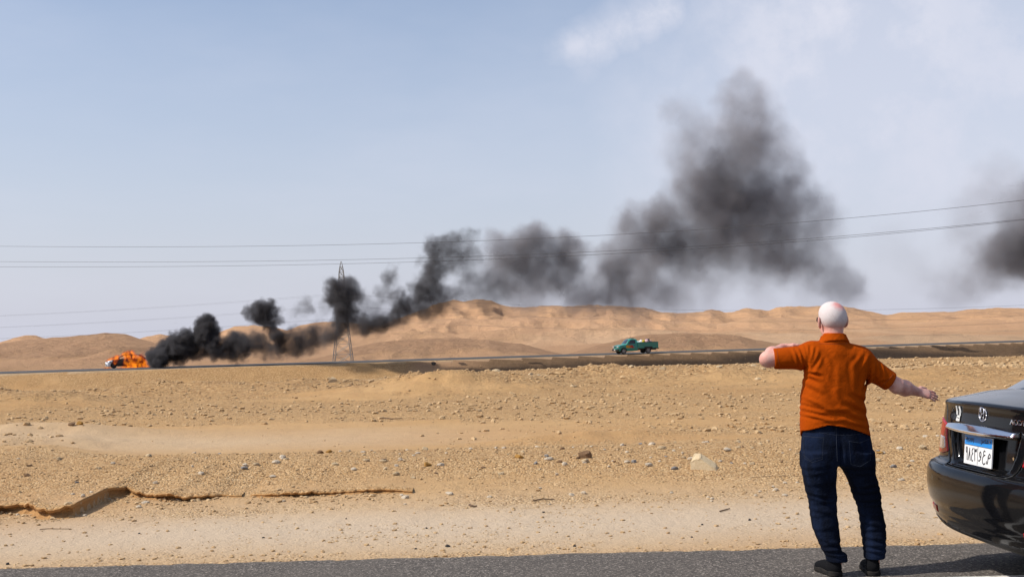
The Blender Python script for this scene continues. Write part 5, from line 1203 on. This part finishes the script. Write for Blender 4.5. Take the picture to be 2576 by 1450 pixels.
# ---- the burning car
bp0 = G(316, 925, ROAD_Z); BA = math.pi + RD_ANG + math.radians(6); BL = 4.25
burn = empty('burning_car', (bp0[0] - math.cos(BA) * BL / 2, bp0[1] - math.sin(BA) * BL / 2, ROAD_Z + .03), BA)
tag(burn, 'white car engulfed in orange flames on the far road', 'car')
def scorched(N, b, co):
    x = N.n('ShaderNodeSeparateXYZ', {0: co}).outputs[0]
    f = N.mr(N.math('ADD', x, N.math('MULTIPLY', N.math('SUBTRACT', N.noise(co, 2.4, 5, .65), .5), 1.6)), 3.45, 3.85)
    link(N, N.mix(f, (.030, .018, .012), (.74, .75, .77)), b.inputs['Base Color'])
M_SCORCH = material('scorched_white_paint', rough=.5, build=scorched)
BC = CarShape(top=[(-.1, .98), (.3, 1.0), (3.0, .97), (3.4, .93), (3.9, .82), (4.25, .68)], bot=[(-.1, .25), (.5, .2), (3.8, .2), (4.3, .26)], rear=[(.1, .2), (.3, .05), (.55, .0), (.9, .06), (1.1, .1)],
              front=[(.1, 4.05), (.3, 4.20), (.5, 4.25), (.65, 4.22), (.85, 4.0)], wz=[(.2, .80), (.5, .85), (.8, .84), (1.0, .78)], wx=[(-.1, .95), (1, 1), (3.4, 1), (4.25, .93)], arches=(.75, 3.38),
              roof=[(-.1, .95), (.12, 1.10), (.45, 1.38), (.9, 1.47), (1.8, 1.50), (2.3, 1.46), (2.9, 1.16), (3.3, .92), (3.6, .8)], gw=[(.85, .78), (1.0, .76), (1.4, .60), (1.55, .55)], gx=(0, 3.4), rcrown=.12, fcrown=.30, arch_r=.345, kside=.08)
implicit('body', BC.body, (-.1, -.92, .12), (4.35, .92, 1.08), .035, M_SCORCH, burn, it=1)
gl = poly_region([(1.55, 1.02), (1.62, 1.40), (2.30, 1.36), (2.85, 1.02)]); gl2 = poly_region([(.55, 1.02), (.72, 1.36), (1.48, 1.40), (1.46, 1.02)])
implicit('cabin', lambda x, y, z: np.maximum(BC.green(x, y, z), -np.minimum(gl(x, z), gl2(x, z))), (-.1, -.9, .84), (3.65, .9, 1.56), .035, M_SCORCH, burn, it=0)
for sd in (-1, 1):
    for xw in (.75, 3.38): wheel(burn, xw, sd * .74, .31, .2, sd, 5, material('burnt_alloy', (.05, .045, .04), .6, .5), M_TYRE)
    MB().box((4.0, sd * .58 - .16, .66), (4.12, sd * .58 + .14, .76), .02).build('headlight', M_TRIM, burn)
    F_ = Field((2.55, min(sd * .74, sd * 1.05), .92), (2.85, max(sd * .74, sd * 1.05), 1.2), .02); F_.ell((2.7, sd * .90, 1.05), (.06, .11, .08), .02); v, q = F_.mesh(); mobj('door_mirror', v, q, M_WHITE, burn)
    MB().box((4.06, sd * .5 - .14, .36), (4.20, sd * .5 + .12, .44), .01).build('fog_lamp', M_TRIM, burn)
MB().box((4.16, -.40, .44), (4.262, .40, .56), .02).build('grille', M_TRIM, burn)

# ================================================================== pylon and lines
M_STEEL = material('galvanised_steel', (.24, .23, .21), .6, .5)
PYD = 160 * KY; pb = P(863, 913, PYD); pt = P(859, 657, PYD); PH_ = pt[2] - pb[2] + .3
py = empty('pylon', (pb[0], pb[1], pb[2] - .3)); tag(py, 'tall lattice steel power pylon behind the far road, half veiled by smoke', 'pylon')
def hwid(z): t = z / PH_; return float(np.interp(t, [0, .12, .34, .56, .74, .85, .92, 1.0], [1.9, 1.65, 1.18, .76, .53, .51, .40, .05]))
lv = [0, .10, .20, .29, .37, .44, .50, .56, .62, .68, .74, .80, .85, .90, .95, 1.0]
for sx_, sy_ in ((-1, -1), (1, -1), (1, 1), (-1, 1)):
    MB().tube([(sx_ * hwid(t * PH_), sy_ * hwid(t * PH_), t * PH_) for t in lv], [.075 - .03 * t for t in lv], 6).build('leg', M_STEEL, py)
for i in range(len(lv) - 2):
    z0, z1 = lv[i] * PH_, lv[i + 1] * PH_; w0, w1 = hwid(z0), hwid(z1); m_ = MB(); r_ = .040 if i < 4 else .034
    cs0 = [(-w0, -w0), (w0, -w0), (w0, w0), (-w0, w0)]; cs1 = [(-w1, -w1), (w1, -w1), (w1, w1), (-w1, w1)]
    for k in range(4):
        a, b_ = cs0[k], cs0[(k + 1) % 4]; c, d = cs1[k], cs1[(k + 1) % 4]
        m_.tube([(*a, z0), (*d, z1)], r_, 4); m_.tube([(*b_, z0), (*c, z1)], r_, 4); m_.tube([(*c, z1), (*d, z1)], r_ * .9, 4)
    m_.build('bracing', M_STEEL, py)
arms = [(.735, 2.8), (.62, 3.4), (.50, 3.0)]
for t, L in arms:
    z = t * PH_; w = hwid(z)
    for sd in (-1, 1):
        m_ = MB(); tip = (0, sd * (w + L), z + .1)
        for sx_ in (-1, 1): m_.tube([(sx_ * w, sd * w, z), tip], .05, 4); m_.tube([(sx_ * w, sd * w, z + 1.1), tip], .04, 4)
        ar = m_.build('crossarm', M_STEEL, py); MB().lathe([(.06, 0), (.10, -.3), (.05, -.5), (.10, -.8), (.05, -1.1)], (0, tip[1], tip[2]), 'z', 8).build('insulator', M_TRIM, ar)
M_WIRE = material('cable', (.035, .035, .04), .6)
def cable(pts, r_, label, name='power_cable'): return tag(MB().tube(pts, r_, 5).build(name, M_WIRE, smooth=True), label, 'cable')
# three cables of a nearer line crossing above the smoke
A0 = P(-700, 640, 112 * KY); A1 = P(3500, 400, 58 * KY)
def on_plane(px, py_, off=0.0):
    d = ray(px, py_); n = np.array([-(A1 - A0)[1], (A1 - A0)[0]]); n /= np.linalg.norm(n); a = A0[:2] + n * off
    t = ((a - CAM[:2]) @ n) / (d[:2] @ n); return tuple(CAM + d * t)
def crv(pts, off, n=60):
    xs_ = np.linspace(pts[0][0], pts[-1][0], n); c = np.polyfit([p[0] for p in pts], [p[1] for p in pts], 3); return [on_plane(x, float(np.polyval(c, x)), off) for x in xs_]
cable(crv([(-700, 606), (0, 618), (600, 618), (1288, 604), (1900, 569), (2575, 500), (3300, 400)], 0), .016, 'highest of three black cables strung across the sky over the smoke')
cable(crv([(-700, 648), (0, 657), (600, 656), (1288, 642), (1900, 611), (2575, 548), (3300, 455)], 2), .016, 'middle of three black cables strung across the sky over the smoke')
cable(crv([(-700, 664), (0, 670), (600, 667), (1288, 651), (1900, 617), (2575, 550), (3300, 452)], 4), .016, 'lowest of three black cables strung across the sky over the smoke')
# the pylon's own conductors, falling away to both sides
pl_w = ['upper', 'middle', 'lower']
for i, ((t, L), yl0, yr0) in enumerate(zip(arms, (780, 808, 833), (738, 762, 772))):
    for sd, fn_ in ((-1, 'near'), (1, 'far')):
        a = np.array([pb[0], pb[1] + sd * (hwid(t * PH_) + L), pb[2] - .3 + t * PH_ - 1.0])
        for px_end, py_end, D_, sag, side in ((-900, yl0 + 30, PYD * 1.12, 5.0, 'left'), (3400, yr0 - 30, PYD * .95, 5.5, 'right')):
            e = P(px_end, py_end, D_ + sd * 3.5); pts = []
            for k in range(31):
                u_ = k / 30; p = a + (e - a) * u_; p[2] -= sag * 4 * u_ * (1 - u_) * (.35 if side == 'left' else .8); pts.append(tuple(p))
            cable(pts, .009, '%s thin conductor on the %s arm of the pylon, running %s' % (pl_w[i], fn_, 'over the burning car' if side == 'left' else 'behind the man'))['group'] = 'conductors of the pylon'
# ================================================================== smoke and flames
def gn_volume(name, lo, hi, h, puffs, soft_default, mat, warp, erode, rot, loc, scale_noise=1.0):
    """a fog volume grown from a list of soft puffs (x, y, z, r, weight, soft) in local space"""
    ng = bpy.data.node_groups.new(name, 'GeometryNodeTree'); ng.interface.new_socket('Geometry', in_out='OUTPUT', socket_type='NodeSocketGeometry')
    N = NT(ng); out = ng.nodes.new('NodeGroupOutput')
    pos = N.n('GeometryNodeInputPosition').outputs[0]
    p = pos
    for (sc, amp, det) in warp:
        nz = N.noise(pos, sc, det, .55, out=1)
        sub = N.vmath('SUBTRACT', nz, (.5, .5, .5)); scn = N.n('ShaderNodeVectorMath', {0: sub}, operation='SCALE'); scn.inputs['Scale'].default_value = amp
        p = N.vmath('ADD', p, scn.outputs[0])
    tot = None
    for (x, y, z, r_, w, so) in puffs:
        d = N.vmath('DISTANCE', p, (x, y, z), out=1)
        f = N.mr(d, r_, r_ * (1 - so), 0.0, w)
        tot = f if tot is None else N.math('ADD', tot, f)
    for (sc, a0, a1, lo_, hi_) in erode:
        tot = N.math('MULTIPLY', tot, N.mr(N.noise(p, sc, 5, .6), a0, a1, lo_, hi_))
    tot = N.math('MAXIMUM', N.math('SUBTRACT', tot, .012), 0.0)
    n = [int(math.ceil((b - a) / h)) for a, b in zip(lo, hi)]
    vc = N.n('GeometryNodeVolumeCube', {'Density': tot, 'Background': 0.0, 'Min': lo, 'Max': hi, 'Resolution X': n[0], 'Resolution Y': n[1], 'Resolution Z': n[2]})
    sm = N.n('GeometryNodeSetMaterial', {'Geometry': vc.outputs[0]}); sm.inputs['Material'].default_value = mat
    ng.links.new(sm.outputs[0], out.inputs[0])
    vol = bpy.data.volumes.new(name); vol.materials.append(mat); o = bpy.data.objects.new(name, vol); COL.objects.link(o)
    o.location = loc; o.rotation_euler = (0, 0, rot); md = o.modifiers.new('grid', 'NODES'); md.node_group = ng
    return o
ORG = np.array([ROAD_A[0], ROAD_A[1], 0.0])
def to_road(p): d = np.asarray(p)[:2] - ORG[:2]; return np.array([d @ dvec, d @ nvec, p[2]])
def plume_off(s): return 3.5 - 8.5 * float(sstep(2, 34, s))
def on_plume(px, py_):
    """photo point -> the plume's curved sheet, in road coordinates"""
    o_ = 0.0
    for _ in range(6):
        d = ray(px, py_); a = ORG[:2] + nvec * o_; t = ((a - CAM[:2]) @ nvec) / (d[:2] @ nvec); p = CAM + d * t; s = (p[:2] - ORG[:2]) @ dvec; o_ = plume_off(s)
    return s, o_, p[2], t
PUFFS = [  # photo x, y, radius, density, softness
    (388, 906, 14, 3.0, .7), (402, 898, 20, 3.5, .5), (385, 892, 14, 1.6, .8), (420, 893, 22, 3.5, .5), (448, 880, 25, 3.2, .5), (470, 865, 23, 3, .5), (462, 842, 19, 2.8, .5), (478, 838, 14, 2.2, .5), (440, 868, 18, 2.5, .5), (405, 880, 16, 2.5, .5),
    (505, 872, 22, 2.2, .6), (522, 850, 25, 3, .5), (522, 828, 25, 3, .5), (528, 812, 18, 2.2, .5), (510, 832, 18, 2.4, .5), (545, 875, 26, 2.0, .6), (572, 880, 26, 2.0, .6), (580, 858, 26, 1.8, .6), (605, 850, 20, 1.5, .6), (612, 872, 28, 1.5, .7), (640, 866, 30, 1.4, .7), (665, 870, 26, 1.2, .8), (590, 895, 20, 1.0, .8), (620, 890, 18, .7, .9),
    (648, 788, 22, 2.2, .5), (668, 774, 20, 2.2, .5), (690, 784, 20, 2.0, .5), (702, 800, 14, 1.2, .6), (670, 800, 18, 2.2, .5), (684, 822, 16, 2.2, .5), (694, 842, 18, 2.4, .5), (704, 862, 20, 2.2, .6), (716, 878, 16, 1.2, .7), (735, 862, 30, 1.5, .9), (765, 855, 32, 1.5, .9), (795, 848, 32, 1.4, .9), (825, 842, 30, 1.4, .9), (740, 840, 22, .45, 1), (780, 830, 26, .4, 1), (690, 880, 24, .6, 1), (790, 868, 24, .35, 1), (850, 832, 26, 1.5, .9),
    (766, 768, 20, .42, .7), (752, 782, 15, .3, .8), (775, 775, 12, .4, .7), (745, 795, 22, .10, 1), (800, 790, 24, .12, 1),
    (846, 728, 24, 1.3, .6), (870, 722, 26, 1.4, .6), (888, 738, 22, 1.2, .6), (858, 752, 28, 1.5, .6), (862, 780, 24, 1.7, .6), (864, 806, 22, 1.8, .6), (868, 828, 18, 1.5, .7), (838, 750, 20, 1.0, .7), (820, 770, 22, .35, 1), (900, 812, 30, 1.3, 1), (925, 815, 30, 1.5, .9), (955, 815, 30, 1.5, .9), (985, 806, 30, 1.6, .8), (905, 770, 34, .35, 1), (945, 775, 36, .3, 1),
    (1005, 790, 28, 1.5, .7), (1015, 765, 26, 1.4, .7), (990, 745, 24, 1.0, .7), (968, 705, 22, .8, .7), (985, 690, 20, .6, .8), (960, 740, 22, .7, .8), (1045, 772, 28, 1.2, .8), (1065, 745, 28, 1.1, .7), (1048, 720, 24, .9, .7), (1085, 715, 32, 1.0, .7), (1095, 680, 30, .95, .7), (1092, 645, 30, .95, .7), (1085, 618, 22, .8, .7), (1120, 620, 30, .75, .7), (1150, 600, 26, .6, .8), (1175, 590, 20, .45, .9), (1130, 660, 34, .7, .8), (1165, 640, 34, .5, .8), (1180, 690, 32, .4, .9), (1110, 740, 34, .8, .8), (1150, 745, 34, .5, .9), (1080, 785, 26, .7, .9), (1115, 772, 22, .6, .9), (1050, 660, 14, .5, .9), (1195, 600, 18, .3, 1),
    (1250, 605, 26, .35, .9), (1280, 640, 34, .55, .8), (1310, 610, 30, .5, .8), (1335, 590, 26, .45, .9), (1320, 650, 40, .55, .8), (1365, 615, 34, .5, .8), (1405, 620, 32, .55, .8), (1430, 600, 22, .5, .8), (1435, 640, 34, .65, .8), (1420, 680, 36, .6, .8), (1370, 690, 42, .4, .9), (1280, 690, 46, .35, .9), (1225, 730, 46, .3, .9), (1330, 735, 52, .28, 1), (1460, 720, 42, .35, .9), (1240, 670, 34, .3, .9),
    (1540, 700, 44, .5, .9), (1545, 650, 42, .5, .8), (1590, 600, 40, .5, .8), (1580, 560, 24, .35, .9), (1625, 560, 40, .6, .8), (1665, 545, 36, .75, .8), (1680, 590, 40, .8, .8), (1690, 630, 36, .85, .8), (1640, 640, 44, .6, .8), (1600, 680, 48, .5, .9), (1560, 740, 42, .5, .9), (1620, 745, 46, .38, 1), (1680, 720, 52, .35, 1), (1690, 765, 36, .25, 1), (1500, 750, 36, .3, 1), (1600, 785, 32, .2, 1), (1440, 765, 40, .15, 1),
    (1760, 560, 56, .55, .9), (1740, 500, 50, .5, .9), (1800, 510, 56, .6, .9), (1850, 540, 60, .55, .9), (1830, 470, 56, .6, .8), (1790, 440, 44, .45, .9), (1880, 480, 54, .55, .9), (1920, 530, 60, .5, .9), (1960, 500, 52, .5, .9), (1830, 420, 48, .5, .9), (1780, 380, 50, .35, .9), (1850, 370, 54, .4, .9), (1900, 400, 54, .38, .9), (1870, 310, 50, .32, .9), (1830, 270, 40, .24, .9), (1860, 230, 42, .24, .9), (1850, 200, 26, .14, 1), (1920, 330, 46, .26, .9), (1950, 380, 48, .28, .9), (1900, 260, 36, .22, .9), (1740, 330, 44, .24, .9), (1720, 280, 38, .13, 1), (1690, 275, 30, .12, 1), (1665, 290, 22, .16, 1), (1700, 380, 48, .12, 1), (1710, 440, 46, .22, 1), (1700, 500, 40, .3, .9), (1980, 440, 46, .3, .9), (2010, 480, 42, .3, .9), (2030, 540, 46, .26, .9), (2060, 505, 34, .24, .9), (2080, 545, 36, .18, 1),
    (1780, 610, 56, .5, .9), (1850, 620, 56, .5, .9), (1920, 600, 56, .45, .9), (1990, 600, 56, .36, .9), (1960, 650, 52, .34, .9), (2040, 640, 50, .26, 1), (2080, 690, 44, .28, .9), (2120, 720, 40, .26, 1), (2150, 750, 36, .2, 1), (2020, 690, 46, .22, 1), (1880, 680, 50, .18, 1), (1800, 680, 50, .25, 1), (1740, 650, 50, .45, .9), (2090, 600, 44, .15, 1), (1900, 730, 50, .08, 1), (2060, 750, 50, .08, 1), (1760, 740, 46, .12, 1),
    (2250, 620, 60, .05, 1), (2330, 680, 60, .05, 1), (2420, 720, 60, .14, 1), (2470, 700, 50, .2, 1), (2510, 640, 44, .4, .9), (2560, 630, 50, .75, .8), (2545, 590, 46, .5, .9), (2590, 670, 46, .7, .8), (2530, 690, 44, .35, .9), (2560, 540, 56, .25, 1), (2480, 530, 60, .12, 1), (2450, 590, 60, .08, 1), (2550, 450, 70, .09, 1), (2470, 640, 40, .2, 1), (2640, 600, 70, .6, .9), (2660, 500, 70, .4, .9), (2700, 660, 70, .4, .9), (2720, 540, 80, .4, .9)]
rp_ = np.random.default_rng(3); pf = []
for (px, py_, r_, w, so) in PUFFS:
    s, o_, z, t = on_plume(px, py_); rm = r_ / FP * t
    pf.append((s, o_ + rp_.normal() * rm * .35, z, rm * (1.5 if px < 500 else 1.42 if px < 1200 else 1.75), w * (1.4 if px < 720 else 1.3 if px < 1180 else 1.2 if px < 1580 else .78), so * (1 if px < 1200 else .72)))
def smoke_m(alb=.17, k=1.0):
    mt = bpy.data.materials.new('black_smoke'); mt.use_nodes = True; nt = mt.node_tree; nt.nodes.clear(); N = NT(nt)
    at = N.n('ShaderNodeAttribute', attribute_name='density').outputs['Fac']
    pv = N.n('ShaderNodeVolumePrincipled', {'Density': N.math('MULTIPLY', at, SMOKE_D * k), 'Anisotropy': .15})
    pv.inputs['Color'].default_value = (alb, alb * .97, alb * 1.03, 1); pv.inputs['Density Attribute'].default_value = ''
    N.n('ShaderNodeOutputMaterial', {'Volume': pv.outputs[0]}); return mt
SMOKE_D = .80
SPLIT = 37.0
def plume(name, sel, h, warp_, erode_, label, mt):
    pa = np.array([(a, b, c, d) for a, b, c, d, *_ in sel])
    lo_ = (pa[:, :3] - pa[:, 3:4] - .8).min(0); hi_ = (pa[:, :3] + pa[:, 3:4] + .8).max(0); lo_[2] = max(lo_[2], ROAD_Z + .02)
    return tag(gn_volume(name, tuple(lo_), tuple(hi_), h, sel, .6, mt, warp_, erode_, RD_ANG, tuple(ORG)), label, 'smoke', kind='stuff')
plume('smoke_plume', [p for p in pf if p[0] < SPLIT], .12, [(.30, 2.6, 2), (.85, 2.4, 4), (2.4, .7, 3)], [(.8, .36, .60, .50, 1.25)], 'dense black smoke billowing from the burning car', smoke_m(.15))
plume('drifting_smoke', [p for p in pf if p[0] >= SPLIT], .20, [(.18, 3.4, 2), (.55, 3.2, 5), (1.6, .8, 3)], [(.40, .36, .62, .62, 1.2)], 'thinning grey smoke drifting downwind over the far road', smoke_m(.42, .85))
# flames
def fz_(zx, zy): return (300 + zx / 8.05) * .7808, (1080 + zy / 8.05) * .7808
FL_ = [(360, 660, 40, 1), (430, 640, 60, 1), (520, 620, 75, 1.1), (600, 590, 70, 1), (560, 700, 60, .9), (480, 700, 50, .8), (660, 560, 50, .8), (640, 680, 50, .5), (740, 520, 40, .9), (820, 500, 60, 1.2), (900, 500, 80, 1.2), (1000, 520, 80, 1.0), (1080, 560, 70, .6), (900, 590, 80, .7), (1020, 640, 90, .5), (1150, 620, 80, .4), (1260, 600, 60, .5), (860, 730, 80, 1.1), (950, 770, 80, 1.2), (1050, 790, 80, 1.3), (1150, 800, 75, 1.3), (1250, 790, 75, 1.2), (1340, 780, 65, 1.0), (1390, 790, 60, 1.0), (1450, 790, 50, .7), (1220, 560, 80, .6), (1330, 560, 70, .4), (1330, 680, 80, .6), (1400, 720, 60, .6), (1300, 430, 50, .2), (1000, 450, 60, .7), (900, 430, 50, .7), (800, 830, 60, 1.2), (900, 830, 60, 1.3), (1010, 830, 50, 1.3), (320, 858, 35, 1.3), (390, 856, 32, 1.4), (440, 845, 32, 1.4), (660, 850, 40, .5), (1180, 700, 80, .5), (1290, 690, 60, .4), (740, 800, 40, .8), (950, 690, 70, .9)]
fp = []
for zx, zy, r_, w in FL_:
    px, py_ = fz_(zx, zy); d = ray(px, py_); a = ORG[:2] + nvec * (burn_off := to_road((bp0[0], bp0[1], 0))[1] - .75)
    t = ((a - CAM[:2]) @ nvec) / (d[:2] @ nvec); p = CAM + d * t; q = to_road(p); rm = r_ / 8.05 * .7808 / FP * t
    fp.append((q[0], q[1] + rp_.normal() * .25, q[2], rm * 1.6, w * 1.2, .7))
    fp.append((q[0], q[1] + .9 + rp_.normal() * .25, q[2] + .05, rm * 1.4, w * .8, .8))
def flame_m():
    mt = bpy.data.materials.new('fire'); mt.use_nodes = True; nt = mt.node_tree; nt.nodes.clear(); N = NT(nt)
    at = N.n('ShaderNodeAttribute', attribute_name='density').outputs['Fac']; co = N.n('ShaderNodeTexCoord').outputs['Object']
    n1 = N.noise(N.n('ShaderNodeMapping', {'Vector': co, 'Scale': (1, 1, .7)}).outputs[0], 2.6, 5, .65, dist=.8)
    heat = N.math('MULTIPLY', at, N.mr(n1, .32, .68, .15, 1.5))
    c = N.ramp(heat, [(0, (.10, .003, .0)), (.3, (.50, .035, .001)), (.7, (1, .15, .004)), (1, (1, .27, .01))])
    pv = N.n('ShaderNodeVolumePrincipled', {'Density': N.math('MULTIPLY', at, 1.6), 'Emission Strength': N.math('MULTIPLY', heat, 1.9), 'Emission Color': c})
    pv.inputs['Color'].default_value = (.08, .04, .03, 1); pv.inputs['Density Attribute'].default_value = ''
    N.n('ShaderNodeOutputMaterial', {'Volume': pv.outputs[0]}); return mt
fa = np.array([(a, b, c, d) for a, b, c, d, *_ in fp]); flo = tuple((fa[:, :3] - fa[:, 3:4] - .3).min(0)); fhi = tuple((fa[:, :3] + fa[:, 3:4] + .3).max(0)); flo = (flo[0], flo[1], ROAD_Z + .01)
fl = gn_volume('flames', flo, fhi, .06, fp, .7, flame_m(), [(1.3, .5, 3), (3.5, .22, 3)], [(2.2, .36, .60, .15, 1.5)], RD_ANG, tuple(ORG))
tag(fl, 'orange flames pouring from the burning car', 'flames', kind='stuff')
